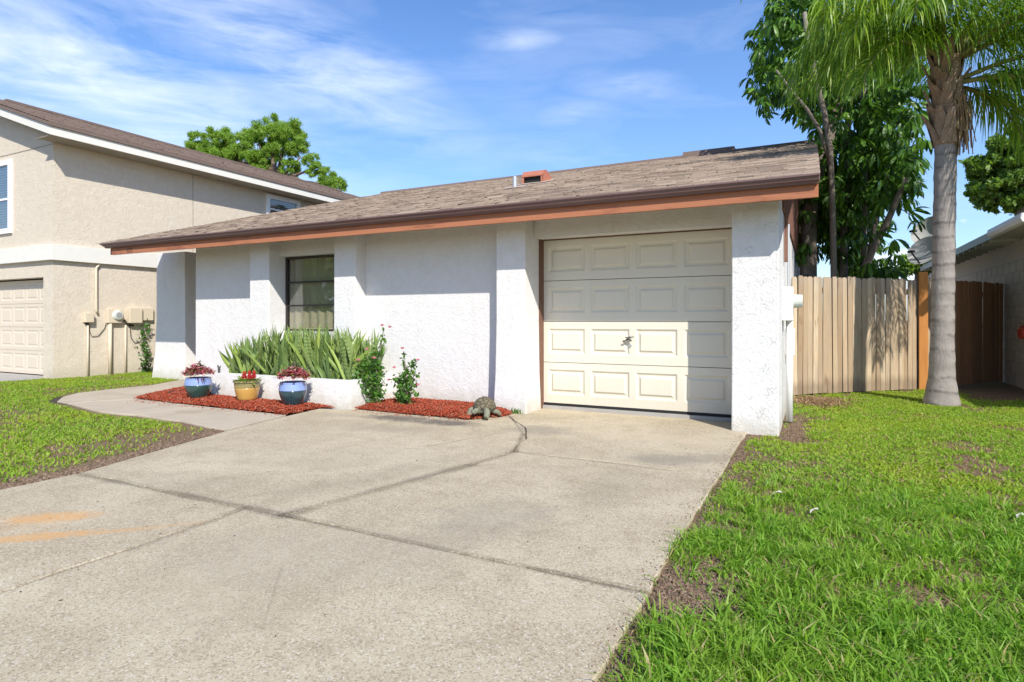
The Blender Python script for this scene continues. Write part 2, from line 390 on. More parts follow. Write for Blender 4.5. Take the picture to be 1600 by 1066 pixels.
M_CONC = mat('exposed_aggregate_concrete', f_concrete, rough=.92, spec=.2)
def f_walk(nt, b):
    base = nt.mix(nt.noise(1.6, 6, .65), (.36, .30, .22), (.50, .43, .33))
    base = nt.mix(nt.ramp(nt.noise(120, 3, .6), .4, .7, 0, .4), base, (.60, .53, .43))
    base = nt.mix(nt.ramp(nt.noise(2.2, 5, .7), .5, .72, 0, .55), base, (.28, .225, .16))
    return base, nt.bump(nt.noise(150, 3, .6), .4, .003)
M_WALK = mat('pale_walkway_concrete', f_walk, rough=.9, spec=.2)
M_GCONC = mat('grey_old_concrete', f_plain((.36, .34, .31), .25, 3, .4), rough=.9)
def f_soil(nt, b):
    n = nt.noise(22, 5, .7); n2 = nt.noise(1.3, 5, .65)
    c0 = nt.mix(n, (.12, .075, .05), (.30, .21, .14))
    c0 = nt.mix(nt.ramp(n2, .45, .7, 0, .55), c0, nt.mix(n, (.10, .15, .03), (.22, .30, .06)))
    return c0, nt.bump(nt.noise(60, 4, .7), .9, .015)
M_SOIL = mat('soil_and_thatch_ground', f_soil, rough=.95, spec=.1)
M_DIRT = mat('dark_joint_dirt', lambda nt, b: (nt.mix(nt.noise(60, 4, .7), (.03, .024, .018), (.11, .09, .065)), nt.bump(nt.noise(90, 3, .7), 1, .01)), rough=.95)
def f_grass(nt, b):
    r = island(nt); n = nt.noise(.9, 4, .6)
    c0 = ramp3(nt, r, [(.12, .27, .022), (.20, .39, .035), (.27, .47, .055), (.15, .31, .028), (.36, .53, .11)])
    c0 = nt.mix(nt.ramp(n, .40, .66, 0, .5), c0, (.34, .48, .045)); c0 = nt.mix(nt.ramp(nt.noise(5, 4, .7), .52, .74, 0, .45), c0, (.42, .52, .10)); c0 = nt.mix(nt.ramp(nt.noise(2.3, 4, .7), .55, .75, 0, .4), c0, (.12, .28, .02))
    return nt.mix(nt.ramp(r, .94, .945), c0, (.50, .40, .20))
M_GRASS = mat('bright_green_grass', f_grass, rough=.5, spec=.35, trans=.5)
def f_clover(nt, b):
    r = island(nt); n = nt.noise(1.1, 4, .6)
    c0 = ramp3(nt, r, [(.18, .33, .03), (.27, .44, .045), (.35, .51, .065), (.22, .38, .035)])
    c0 = nt.mix(nt.ramp(n, .42, .62, 0, .6), c0, (.40, .50, .045)); c0 = nt.mix(nt.ramp(nt.noise(4, 4, .7), .52, .74, 0, .45), c0, (.42, .46, .12)); return nt.mix(nt.ramp(r, .93, .935), c0, (.48, .37, .19))
M_CLOVER = mat('short_yellow_green_turf', f_clover, rough=.5, spec=.3, trans=.5)
M_DRY = mat('dry_straw', lambda nt, b: ramp3(nt, island(nt), [(.16, .09, .045), (.30, .19, .10), (.42, .30, .17)]), rough=.85, trans=.1)
M_MULCH = mat('red_wood_mulch', lambda nt, b: ramp3(nt, island(nt), [(.12, .018, .010), (.30, .05, .022), (.43, .098, .042), (.20, .03, .015), (.35, .062, .028), (.34, .18, .12)]), rough=.85, spec=.2)
M_MULCHB = mat('red_mulch_base', lambda nt, b: (nt.mix(nt.noise(60, 3, .6), (.14, .018, .008), (.40, .06, .02)), nt.bump(nt.noise(70, 3, .7), 1, .01)), rough=.9)
def f_fence(nt, b):
    r = objrand(nt); g = nt.noise(1, 5, .6, nt.scaled(60, 60, 3), .4); k = nt.noise(1, 3, .5, nt.scaled(9, 9, 2.2))
    c0 = nt.mix(r, (.32, .23, .145), (.60, .48, .33)); c0 = nt.mix(nt.ramp(nt.noise(1, 4, .7, nt.scaled(3, 3, 1)), .45, .7, 0, .5), c0, (.30, .255, .205)); c0 = nt.mix(nt.ramp(g, .4, .7, 0, .5), c0, (.30, .19, .10))
    c0 = nt.mix(nt.ramp(k, .66, .74, 0, .65), c0, (.22, .11, .05))
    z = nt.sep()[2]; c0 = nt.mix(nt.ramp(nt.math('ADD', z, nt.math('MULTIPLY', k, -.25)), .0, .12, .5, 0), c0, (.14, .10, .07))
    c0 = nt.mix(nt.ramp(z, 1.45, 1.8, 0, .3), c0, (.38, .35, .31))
    return c0, nt.bump(g, .5, .004)
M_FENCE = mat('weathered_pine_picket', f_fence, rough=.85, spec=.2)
def f_fence2(nt, b):
    r = objrand(nt); g = nt.noise(1, 5, .6, nt.scaled(60, 60, 3), .4); c0 = nt.mix(r, (.26, .135, .065), (.42, .20, .09))
    return nt.mix(nt.ramp(g, .4, .7, 0, .5), c0, (.16, .08, .045)), nt.bump(g, .5, .004)
M_FENCE2 = mat('reddish_cedar_picket', f_fence2, rough=.85, spec=.2)
M_POST = mat('orange_cedar_post', lambda nt, b: (nt.mix(nt.noise(1, 5, .6, nt.scaled(40, 40, 3)), (.40, .15, .035), (.62, .28, .08)), nt.bump(nt.noise(1, 5, .6, nt.scaled(60, 60, 4)), .5, .004)), rough=.8)
def f_bark(a, c_, rings):
    def fn(nt, b):
        n = nt.noise(9, 6, .7); c0 = nt.mix(n, a, c_)
        z = nt.sep()[2]; rg = nt.math('SINE', nt.math('ADD', nt.math('MULTIPLY', z, rings), nt.math('MULTIPLY', nt.noise(3, 4, .6), 5)))
        if rings: c0 = nt.mix(nt.math('MULTIPLY', nt.ramp(rg, .6, .98, 0, .6), nt.ramp(nt.noise(5, 4, .7), .4, .6)), c0, tuple(x*.4 for x in a))
        c0 = nt.mix(nt.ramp(nt.noise(2.6, 5, .7), .56, .68, 0, .45), c0, (.46, .43, .39))
        c0 = nt.mix(nt.ramp(nt.noise(16, 5, .75), .62, .74, 0, .6), c0, tuple(x*.35 for x in a))
        h = nt.math('ADD', nt.noise(1, 5, .7, nt.scaled(45, 45, 12)), nt.math('MULTIPLY', rg, .25 if rings else 0.))
        return c0, nt.bump(h, .8, .015)
    return fn
M_PALMBARK = mat('grey_ringed_palm_bark', f_bark((.185, .16, .14), (.37, .335, .30), 34), rough=.9)
M_BARK = mat('grey_brown_bark', f_bark((.12, .095, .075), (.28, .235, .19), 0), rough=.9)
M_PINEBARK = mat('pine_bark', f_bark((.10, .065, .05), (.20, .14, .10), 0), rough=.9)
M_BOOT = mat('brown_palm_boot', f_bark((.17, .10, .065), (.44, .32, .22), 0), rough=.85)
M_PETIOLE = mat('palm_petiole', lambda nt, b: nt.mix(nt.noise(5, 4, .6), (.16, .19, .05), (.34, .30, .12)), rough=.5)
def leafm(name, cols, trans=.35, rough=.4, spec=.5):
    return mat(name, lambda nt, b: ramp3(nt, island(nt), cols), rough=rough, spec=spec, trans=trans)
M_FROND = leafm('palm_leaflet', [(.08, .18, .016), (.17, .32, .025), (.28, .44, .045), (.11, .23, .018), (.40, .53, .09)], .45)
M_FRONDY = leafm('yellow_green_leaflet', [(.16, .29, .02), (.25, .39, .03), (.34, .47, .05)], .45)  # yellower leaf green for some fronds
M_UMB = leafm('umbrella_tree_leaf', [(.025, .07, .010), (.05, .125, .014), (.09, .20, .022), (.15, .29, .04)], .35, .38, .35)
M_PINE = leafm('pine_needles', [(.14, .26, .03), (.24, .39, .05), (.34, .50, .07), (.18, .31, .04)], .45, .6)
M_OAK = leafm('oak_leaf', [(.09, .17, .024), (.15, .26, .035), (.23, .36, .05)], .42, .5)
M_BUSH = leafm('bush_leaf', [(.10, .20, .05), (.16, .28, .07), (.20, .34, .09)], .35, .5)
M_ROSE = leafm('rose_leaf', [(.04, .12, .015), (.08, .19, .025), (.13, .26, .035)], .35, .35)
M_PETAL = leafm('pink_rose_petal', [(.72, .24, .34), (.82, .42, .50), (.62, .16, .26)], .3, .6)
M_CROTON = leafm('magenta_pink_leaf', [(.62, .07, .18), (.80, .28, .36), (.42, .03, .10), (.78, .52, .46), (.60, .12, .18)], .3, .4)
M_CROTOND = leafm('dark_purple_leaf', [(.06, .02, .04), (.12, .03, .06), (.09, .07, .05)], .2, .4)
M_LIME = leafm('lime_leaf', [(.20, .33, .05), (.34, .46, .09), (.12, .22, .04)], .35, .4)
M_CELOS = leafm('red_celosia_plume', [(.42, .012, .015), (.60, .03, .02), (.30, .008, .012)], .2, .7)
M_VINE = leafm('vine_leaf', [(.05, .14, .02), (.09, .20, .03)], .3, .4)
def f_snake(nt, b):
    r = objrand(nt); z = nt.sep(nt.n.new('ShaderNodeTexCoord').outputs['Object'])
    bn = nt.math('SINE', nt.math('ADD', nt.math('MULTIPLY', z[2], 95), nt.math('MULTIPLY', nt.noise(14, 3, .6), 9)))
    c0 = nt.mix(r, (.14, .23, .06), (.30, .39, .13)); c0 = nt.mix(nt.ramp(bn, .0, .8, 0, .6), c0, (.05, .095, .035))
    e = nt.math('ABSOLUTE', z[0]); return nt.mix(nt.ramp(nt.noise(30, 3, .6), .55, .7, 0, .25), c0, (.42, .44, .2))
M_SNAKE = mat('banded_snake_plant_leaf', f_snake, rough=.35, spec=.5, trans=.22)
M_SNAKEY = mat('yellow_edged_snake_plant_leaf', lambda nt, b: nt.mix(objrand(nt), (.30, .42, .07), (.42, .50, .13)), rough=.35, spec=.5, trans=.3)
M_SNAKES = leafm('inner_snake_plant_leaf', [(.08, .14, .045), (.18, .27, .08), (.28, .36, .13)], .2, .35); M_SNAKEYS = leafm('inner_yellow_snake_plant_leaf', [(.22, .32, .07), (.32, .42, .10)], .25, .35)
M_BLUE = mat('periwinkle_glaze', f_plain((.22, .30, .58), .12, 9, .05), rough=.18, spec=.6, coat=.4)
M_TEAL = mat('dark_green_glaze', f_plain((.022, .06, .052), .3, 9, .05), rough=.16, spec=.6, coat=.5)
M_NAVY = mat('slate_blue_glaze', f_plain((.018, .05, .062), .3, 9, .05), rough=.16, spec=.6, coat=.5)
M_GOLD = mat('gold_ochre_glaze', f_plain((.50, .29, .075), .14, 7, .05), rough=.22, spec=.6, coat=.3)
M_OLIVE = mat('olive_glaze', f_plain((.24, .21, .09), .2, 9, .05), rough=.22, spec=.6, coat=.3)
M_SAUCER = mat('cream_saucer', f_plain((.62, .55, .42), .1), rough=.5)
M_SAUCERB = mat('grey_saucer', f_plain((.16, .17, .19), .2), rough=.4)
M_STONE = mat('grey_green_resin', lambda nt, b: (nt.mix(nt.noise(30, 5, .7), (.07, .07, .045), (.30, .30, .22)), nt.bump(nt.noise(60, 4, .7), .6, .006)), rough=.7)
def f_shell(nt, b):
    e = nt.vor(22, 'DISTANCE_TO_EDGE'); n = nt.noise(40, 4, .7)
    c0 = nt.mix(n, (.06, .05, .03), (.24, .20, .13)); c0 = nt.mix(nt.ramp(e, 0, .08, .8, 0), c0, (.05, .045, .03))
    return c0, nt.bump(nt.ramp(e, 0, .15), .9, .01)
M_SHELL = mat('mottled_olive_shell', f_shell, rough=.6)
M_DISH = mat('pale_grey_dish', f_plain((.62, .62, .60), .05), rough=.45)
M_REDP = mat('red_plastic', f_plain((.55, .07, .04), .15), rough=.4)
M_SIDING = mat('dark_brown_wood_siding', f_plain((.20, .10, .07), .3, 12, .4), rough=.8)
M_PAPER = mat('white_paper_litter', f_plain((.48, .45, .38), .2), rough=.8)
M_ROOFMET = mat('pale_green_grey_eave_metal', f_plain((.42, .43, .36), .15, 5, .1), rough=.5)

# ------------------------------------------------------------------ SETTING: ground
me_b = MB(); S_ = 900.
# one ground sheet, finer near the camera
xs = [-S_, -60, -24]+[x for x in np.arange(-18, 8.01, .5)]+[14, 60, S_]; ys = [-S_, -60, -12]+[y for y in np.arange(-4, 16.01, .5)]+[24, 60, S_]
for y in ys:
    for x in xs:
        zz = -.022 + (.012*(vnoise([[x, y]], 1.1, 5)[0]-.5) if -18 < x < 8 and -4 < y < 16 else 0)
        me_b.v.append((x, y, zz))
nx = len(xs)
for j in range(len(ys)-1):
    for i in range(nx-1):
        a = j*nx+i; me_b.f.append((a, a+1, a+1+nx, a+nx))
me_b.build('ground', M_SOIL, smooth=True, kind='structure', label='soil and thatch ground under the lawns')

# ------------------------------------------------------------------ concrete slabs
def jag(poly, step=.05, amp=.012, seed=3):
    out = []
    for i, p in enumerate(poly):
        q = poly[(i+1) % len(poly)]; L = math.dist(p, q); n = max(1, int(L/step))
        for k in range(n): t = k/n; out.append((p[0]+(q[0]-p[0])*t, p[1]+(q[1]-p[1])*t))
    A = np.array(out); dx = vnoise(A, 3.2, seed)-.5; dy = vnoise(A, 3.2, seed+9)-.5
    fx = vnoise(A, 16, seed+4)-.5; fy = vnoise(A, 16, seed+5)-.5
    return A+np.stack([dx*amp*2.2+fx*amp*1.5, dy*amp*2.2+fy*amp*1.5], 1)
def inset(A, d):
    n = len(A); out = []
    area = sum(A[i][0]*A[(i+1) % n][1]-A[(i+1) % n][0]*A[i][1] for i in range(n)); sg = 1 if area > 0 else -1
    for i in range(n):
        a, b = A[i-1], A[(i+1) % n]; t = b-a; t = t/(np.linalg.norm(t)+1e-9); nrm = np.array([-t[1], t[0]])*sg
        out.append(A[i]+nrm*d)
    return np.array(out), sg
def slab(poly, m, parent, gap=.011, z=0., amp=.012, thick=.05):
    A = jag(poly, amp=amp); gap = gap*1.35; a1, sg = inset(A, gap); a2, _ = inset(A, gap+.004)
    if sg < 0: a1 = a1[::-1]; a2 = a2[::-1]
    n = len(a1); mb = MB()
    mb.v += [(p[0], p[1], z-thick) for p in a1]+[(p[0], p[1], z-.006) for p in a1]+[(p[0], p[1], z) for p in a2]
    for L in range(2):
        for i in range(n): j = (i+1) % n; mb.f.append((L*n+i, L*n+j, (L+1)*n+j, (L+1)*n+i))
    mb.f.append(tuple(range(2*n, 3*n)))
    return mb.build('slab', m, parent)
drv = MB().box(-5.52, -.62, -8, 6.85, -.09, -.024).build('driveway', M_DIRT, kind='structure', label='joint filling under the driveway slabs')
Lm = [(-2.24, 4.47), (-2.33, 3.9), (-2.50, 3.1), (-2.66, 2.43)]
XR = -.595
slab([(-4.71, 2.43), (-4.2, 2.46), (-3.6, 2.41), (-2.66, 2.43), (-2.56, 2.8), (-2.50, 3.1), (-2.38, 3.5), (-2.33, 3.9), (-2.24, 4.47), (-2.36, 4.8), (-2.38, 5.0), (-2.62, 5.5), (-3.12, 6.1), (-3.06, 6.45), (-5.12, 6.45), (-5.12, 5.62), (-5.48, 5.56), (-5.41, 5.03), (-5.2, 4.05), (-4.92, 3.1)], M_CONC, drv, .006)
slab([(-2.66, 2.43), (XR, 2.40), (XR, 4.42), (-1.4, 4.50), (-2.24, 4.47), (-2.33, 3.9), (-2.38, 3.5), (-2.50, 3.1), (-2.56, 2.8)], M_CONC, drv, .006)
slab([(-2.24, 4.47), (-1.4, 4.50), (XR, 4.42), (XR, 6.28), (-.74, 6.30), (-.76, 6.84), (-3.05, 6.84), (-3.06, 6.45), (-3.12, 6.1), (-2.62, 5.5), (-2.38, 5.0), (-2.36, 4.8)], M_CONC, drv, .004)
slab([(-4.71, 2.43), (-4.72, 1.0), (-4.7, -8), (-2.94, -8), (-2.93, 1.2), (-2.97, 2.43), (-3.6, 2.41), (-4.2, 2.46)], M_CONC, drv, .006)
slab([(-2.97, 2.43), (-2.93, 1.2), (-2.94, -8), (XR, -8), (XR, 2.40), (-2.66, 2.43)], M_CONC, drv, .006)
MB().box(-3.02, -.76, 6.83, 7.0, -.05, .038).build('threshold', M_GCONC, drv)
walk = MB().frustum((-9.9, -5.35, 4.35, 6.4, -.09), (-9.8, -5.3, 4.4, 6.3, -.02)).build('walkway', M_DIRT, kind='structure', label='joint filling under the front walk slabs')
slab([(-5.24, 4.04), (-5.45, 5.02), (-6.98, 5.05), (-7.02, 4.24), (-6.5, 4.2), (-6.15, 4.2), (-5.6, 4.1)], M_WALK, walk, .008, amp=.006)
slab([(-7.02, 4.24), (-6.98, 5.05), (-8.40, 5.10), (-8.82, 4.42), (-8.37, 4.33), (-7.7, 4.2), (-7.3, 4.2)], M_WALK, walk, .008, amp=.006)
slab([(-8.82, 4.42), (-8.40, 5.10), (-8.75, 5.8), (-9.0, 6.5), (-9.2, 7.4), (-10.5, 7.4), (-10.35, 7.0), (-10.0, 6.3), (-9.98, 5.6), (-9.9, 5.1), (-9.6, 4.75), (-9.15, 4.46)], M_WALK, walk, .008, amp=.006)
MB().box(-18, -12.95, 2.0, 6.5, -.05, .0).box(-17, -13.0, -8, 2.0, -.05, .001).build('neighbour_driveway', M_GCONC, kind='structure', label='grey concrete pad before the tan house garage')
MB().box(-60, 60, -18, -9, -.03, -.005).build('road', mat('asphalt', f_plain((.05, .05, .05), .3, 30, .4), rough=.9), kind='structure', label='asphalt street')

# ------------------------------------------------------------------ WHITE HOUSE
EY, EZ, SL = 5.85, 2.37, .3007; RY = 13.4; RZ = EZ+SL*(RY-EY); XL_, XR_ = -10.82, .045
house = thing('white_house', (-5.4, 6.57, 0), 'single storey white stucco house with brown shingle roof and cream garage door', 'house')
HW = 2.5
wl = MB()
wl.box(-9.233, -7.29, 6.565, 6.75, -.05, HW)            # left of window
wl.box(-7.29, -6.0, 6.567, 6.75, -.05, .93).box(-7.29, -6.0, 6.567, 6.75, 2.06, HW)
wl.box(-6.0, -3.35, 6.565, 6.75, -.05, HW)
wl.box(-3.03, -.74, 6.60, 6.93, 2.09, HW)               # header over garage
wl.box(-3.12, -3.03, 6.75, 7.3, -.05, HW)
wl.box(-.52, -.312, 6.9, 20.7, -.05, 2.28)              # right side wall
wl.box(-9.233, -9.03, 6.75, 8.6, -.05, HW); wl.box(-10.5, -9.0, 8.4, 8.6, -.05, HW)
wl.box(-10.75, -10.5, 7.9, 20.7, -.05, 2.28); wl.box(-10.75, -.52, 20.5, 20.7, -.05, 2.28)
wl.build('wall', M_WHITE, house)
def pil(x0, x1, y0, y1, m=M_WHITE, fl=.03, lfl=None, rfl=None, top=HW):
    lfl = fl if lfl is None else lfl; rfl = fl if rfl is None else rfl
    mb = MB(); zs = [-.05, .12, .45, 1.1, top]; ks = [1, .75, .3, 0, 0]; k0 = 0
    rings = []
    for z, k in zip(zs, ks): rings.append([(x0-lfl*k, y0-fl*k, z), (x1+rfl*k, y0-fl*k, z), (x1+rfl*k, y1, z), (x0-lfl*k, y1, z)])
    for r_ in rings: mb.v += r_
    for i in range(len(rings)-1):
        for j in range(4): a = i*4+j; b = i*4+(j+1) % 4; mb.f.append((a, b, b+4, a+4))
    mb.f += [(3, 2, 1, 0), tuple(range(len(mb.v)-4, len(mb.v)))]
    return mb.build('pilaster', m, house, bevel=.012)
pil(-7.68, -7.27, 6.35, 6.70); pil(-5.99, -5.607, 6.35, 6.70); pil(-3.42, -3.035, 6.35, 6.76)
pil(-.74, -.308, 6.33, 6.95, M_WHITE_R, .035, .0, .0)
pil(-11.30, -10.45, 7.21, 7.9, top=2.37, fl=.06)
# window
wn = MB(); wx0, wx1, wz0, wz1, wy = -7.262, -6.0, .93, 2.06, 6.69
wn.box(wx0, wx0+.035, wy-.03, wy+.02, wz0, wz1).box(wx1-.035, wx1, wy-.03, wy+.02, wz0, wz1).box(wx0+.035, wx1-.035, wy-.03, wy+.02, wz1-.035, wz1).box(wx0+.035, wx1-.035, wy-.03, wy+.02, wz0, wz0+.03)
zz = [wz0+.03, wz0+.385, wz0+.74, wz1-.035]
for z in zz[1:3]: wn.box(wx0+.035, wx1-.035, wy-.025, wy+.01, z-.012, z+.012)
win = wn.build('window', M_DKMETAL, house)
for i in range(3):
    MB().box(wx0+.035, wx1-.035, wy-.006, wy+.0, zz[i]+.012, zz[i+1]-.012).build('pane', M_GLASS, win)
MB().box(wx0-.01, wx1+.01, wy-.08, wy-.03, wz0-.03, wz0).build('sill', M_WHITE, win)
cm = MB()   # hanging curtain with folds, inside
n = 60
for i in range(n+1):
    x = wx0-.45+(wx1-wx0+.42)*i/n; y = wy+.045+.014*math.sin(i*1.1)
    cm.v += [(x, y, wz0), (x, y, wz1)]
for i in range(n): a = 2*i; cm.f.append((a, a+2, a+3, a+1))
cm.build('curtain', M_CURTAIN, win)
# garage door
DY = 6.86; dx0, dx1, dz0, dz1 = -3.02, -.755, .07, 2.086
gd = MB(); sh = (dz1-dz0)/4; PW = .415; px = [dx0+.065+i*(.495+.055) for i in range(4)]
for r_ in range(4):
    z0 = dz0+r_*sh+.003; z1 = z0+sh-.007
    # section face with recessed openings for panels: build as strips
    pz0, pz1 = z0+.105, z1-.085
    gd.box(dx0, dx1, DY, DY+.04, z0, pz0).box(dx0, dx1, DY, DY+.04, pz1, z1)
    e = [dx0]+[v for x in px for v in (x, x+.475)]+[dx1]
    for i in range(0, len(e), 2): gd.box(e[i], e[i+1], DY, DY+.04, pz0, pz1)
door = gd.build('garage_door', M_DOOR, house)
pan = MB()
def panel_mesh(w_, h_, dep=.014):
    mb = MB(); q = []
    for (ins, y) in ((0, 0), (.022, dep), (.040, dep), (.062, -.004+.004)):
        q.append([(ins, y, ins), (w_-ins, y, ins), (w_-ins, y, h_-ins), (ins, y, h_-ins)])
    for r__ in q: mb.v += r__
    for i in range(3):
        for j in range(4): a = i*4+j; b = i*4+(j+1) % 4; mb.f.append((a, b, b+4, a+4))
    mb.f.append((12, 13, 14, 15)); return mb
pme = panel_mesh(.475, sh-.007-.19, .016).mesh('panel', M_DOOR)
for r_ in range(4):
    for x in px: inst(pme, 'panel', (x, DY, dz0+r_*sh+.003+.105), parent=door)
MB().box(dx0, dx1, DY+.005, DY+.03, .04, .07).build('rubber_seal', M_BLACK, door)
hx, hz = -1.93, .875
hd = MB().tube([(hx-.065, DY-.03, hz-.035), (hx-.03, DY-.045, hz-.015), (hx+.01, DY-.045, hz+.02), (hx+.06, DY-.04, hz+.028)], [.008, .010, .010, .007], 8)
hd.tube([(hx, DY, hz), (hx, DY-.045, hz)], .015, 10).tube([(hx-.04, DY-.035, hz+.022), (hx+.0, DY-.045, hz+.01), (hx+.035, DY-.03, hz-.02)], .007, 8)
hd.build('handle', M_STEEL, door, smooth=True)
MB().tube([(hx+.015, DY, hz-.075), (hx+.015, DY-.012, hz-.075)], .016, 14).build('lock', M_GALV, door)
MB().box(-3.05, -3.018, 6.745, 6.90, .0, 2.09).box(-3.018, -.757, 6.80, 6.90, 2.088, 2.118).build('door_jamb', M_JAMB, house)
# fascia, gutter, rake
MB().box(-10.50, 0.0, 5.94, 5.975, 2.185, 2.31).build('fascia', M_FASCIA, house)
g = MB(); prof = [(5.915, 2.296), (5.895, 2.30), (5.89, 2.315), (5.87, 2.325), (5.86, 2.35), (5.845, 2.36), (5.845, 2.375), (5.938, 2.378), (5.938, 2.296)]
n = len(prof)
for x in (-10.62, .035): g.v += [(x, p[0], p[1]) for p in prof]
for i in range(n): j = (i+1) % n; g.f.append((i, j, j+n, i+n))
g.f += [tuple(reversed(range(n))), tuple(range(n, 2*n))]
g.build('drip_edge', M_DRIP, house)
def slope(y): return EZ+SL*(y-EY) if y <= RY else RZ-SL*(y-RY)
dk = MB(); yb = 2*RY-EY
for x in (XL_+.02, XR_-.02):
    dk.v += [(x, EY+.05, slope(EY+.05)-.005), (x, RY, RZ-.005), (x, yb, EZ), (x, yb, EZ-.06), (x, RY, RZ-.07), (x, EY+.13, slope(EY+.13)-.07)]
for i in range(6): j = (i+1) % 6; dk.f.append((i, i+6, j+6, j))
dk.f += [(0, 1, 2, 3, 4, 5), (11, 10, 9, 8, 7, 6)]
dk.build('roof', M_SOFFIT, house)
for xa, xb in ((-.005, .03), (XL_+.22, XL_+.255)):
    rk = MB(); rk.quadbox([(xa, 5.976, 2.19), (xb, 5.976, 2.19), (xb, RY, RZ-.22), (xa, RY, RZ-.22), (xa, 5.976, 2.325), (xb, 5.976, 2.325), (xb, RY, RZ-.071), (xa, RY, RZ-.071)])
    rk.build('rake_board', M_FASCIA, house)
rk = MB().quadbox([(.031, 5.94, slope(5.94)-.075), (.042, 5.94, slope(5.94)-.075), (.042, RY, RZ-.075), (.031, RY, RZ-.075), (.031, 5.94, slope(5.94)), (.042, 5.94, slope(5.94)), (.042, RY, RZ), (.031, RY, RZ)])
rk.build('rake_edge', M_DRIP, house)
# gable siding boards on the right wall
gb = MB(); y = 6.97
while y < RY-.1:
    z1 = slope(y)-.09; gb.box(-.40, -.285-(.006 if int(y*7) % 2 else 0), y, y+.135, 2.281, max(2.30, z1)); y += .142
gb.build('gable_siding', M_SIDING, house)
MB().box(-.305, -.27, 7.35, 7.43, 1.75, 2.281).build('wood_strip', M_SIDING, house)
# shingles: stepped overlapping tabs, thousands, joined
V = []; F = []
rs = np.random.default_rng(4); row = 0; s0 = 0.; slen = math.hypot(RY-EY, RZ-EZ); cs, sn = (RY-EY)/slen, (RZ-EZ)/slen
EXP = .125
while s0 < slen:
    x = XL_-rs.random()*.25
    while x < XR_:
        w_ = .13+.20*rs.random(); xa, xb = max(x, XL_), min(x+w_, XR_)
        if xb-xa > .01:
            th = .006+.010*rs.random(); s1 = s0+EXP+.02; dn = -.012*rs.random() if row else -.004
            sa = s0+dn; k = len(V)
            for (s, t_) in ((sa, 0.), (sa, th), (min(s1, slen), .003)):
                yy = EY+cs*s-sn*t_; z_ = EZ+sn*s+cs*t_+.004
                V += [(xa+.002, yy, z_), (xb-.002, yy, z_)]
            F += [(k, k+1, k+3, k+2), (k+2, k+3, k+5, k+4)]
        x += w_
    s0 += EXP; row += 1
npmesh('shingle', V, F, M_SHINGLE, house, kind='stuff')
bk = MB().quadbox([(XL_, RY, RZ-.01), (XR_, RY, RZ-.01), (XR_, yb, EZ-.01), (XL_, yb, EZ-.01), (XL_, RY, RZ+.005), (XR_, RY, RZ+.005), (XR_, yb, EZ+.005), (XL_, yb, EZ+.005)])
bk.build('back_shingles', M_SHINGLE2, house)
def ridge(x0, x1, h_, m, nm):
    MB().quadbox([(x0, RY-.16, slope(RY-.16)+.012), (x1, RY-.16, slope(RY-.16)+.012), (x1, RY+.16, slope(RY+.16)+.012), (x0, RY+.16, slope(RY+.16)+.012),
                  (x0, RY-.13, RZ+h_), (x1, RY-.13, RZ+h_), (x1, RY+.13, RZ+h_), (x0, RY+.13, RZ+h_)]).build(nm, m, house)
ridge(XL_+.02, XR_, .025, M_SHINGLE2, 'ridge_cap'); ridge(-2.55, -1.5, .09, M_SHINGLE2, 'ridge_vent'); 
# roof vent hood and pipe
vx, vy = -4.42, 9.65; vz = slope(vy)
vm = MB(); prof = [(-.10, .0), (-.13, .05), (-.10, .15), (0., .215), (.12, .22), (.22, .14), (.30, .06)]
hood = MB()
pr = [(vy-.10, vz-.03), (vy-.115, vz+.10), (vy-.06, vz+.205), (vy+.06, vz+.235), (vy+.24, vz+.16), (vy+.34, vz+.09)]
for x in (vx-.20, vx+.20): hood.v += [(x, a, b_) for a, b_ in pr]
n = len(pr)
for i in range(1, n-1): hood.f.append((i, i+1, i+1+n, i+n))
hood.f += [tuple(range(n)), tuple(reversed(range(n, 2*n)))]
# front lip with opening
hood.box(vx-.20, vx+.20, vy-.118, vy-.09, vz+.10, vz+.125); hood.box(vx-.20, vx-.165, vy-.113, vy-.09, vz-.03, vz+.10); hood.box(vx+.165, vx+.20, vy-.113, vy-.09, vz-.03, vz+.10)
vh = hood.build('vent_hood', M_VENT, house)
MB().box(vx-.165, vx+.165, vy-.07, vy-.05, vz-.02, vz+.10).build('vent_shade_plate', M_BLACK, vh)  # black plate paints the shade inside the hood mouth
MB().quadbox([(vx-.3, vy-.25, slope(vy-.25)+.018), (vx+.3, vy-.25, slope(vy-.25)+.018), (vx+.3, vy+.35, slope(vy+.35)+.018), (vx-.3, vy+.35, slope(vy+.35)+.018),
              (vx-.3, vy-.25, slope(vy-.25)+.024), (vx+.3, vy-.25, slope(vy-.25)+.024), (vx+.3, vy+.35, slope(vy+.35)+.024), (vx-.3, vy+.35, slope(vy+.35)+.024)]).build('flashing', mat('vent_flashing', f_plain((.45, .36, .29), .1), rough=.6), vh)
px_, py_ = -4.42, 8.86
vp = MB().lathe([(.035, -.05), (.035, .19), (.028, .19), (.028, .1)], (px_, py_, slope(py_)), 14).build('vent_pipe', M_GALV, house)
MB().quadbox([(px_-.2, py_-.16, slope(py_-.16)+.018), (px_+.2, py_-.16, slope(py_-.16)+.018), (px_+.2, py_+.2, slope(py_+.2)+.018), (px_-.2, py_+.2, slope(py_+.2)+.018),
              (px_-.2, py_-.16, slope(py_-.16)+.023), (px_+.2, py_-.16, slope(py_-.16)+.023), (px_+.2, py_+.2, slope(py_+.2)+.023), (px_-.2, py_+.2, slope(py_+.2)+.023)]).build('flashing', MATS['vent_flashing'], vp)
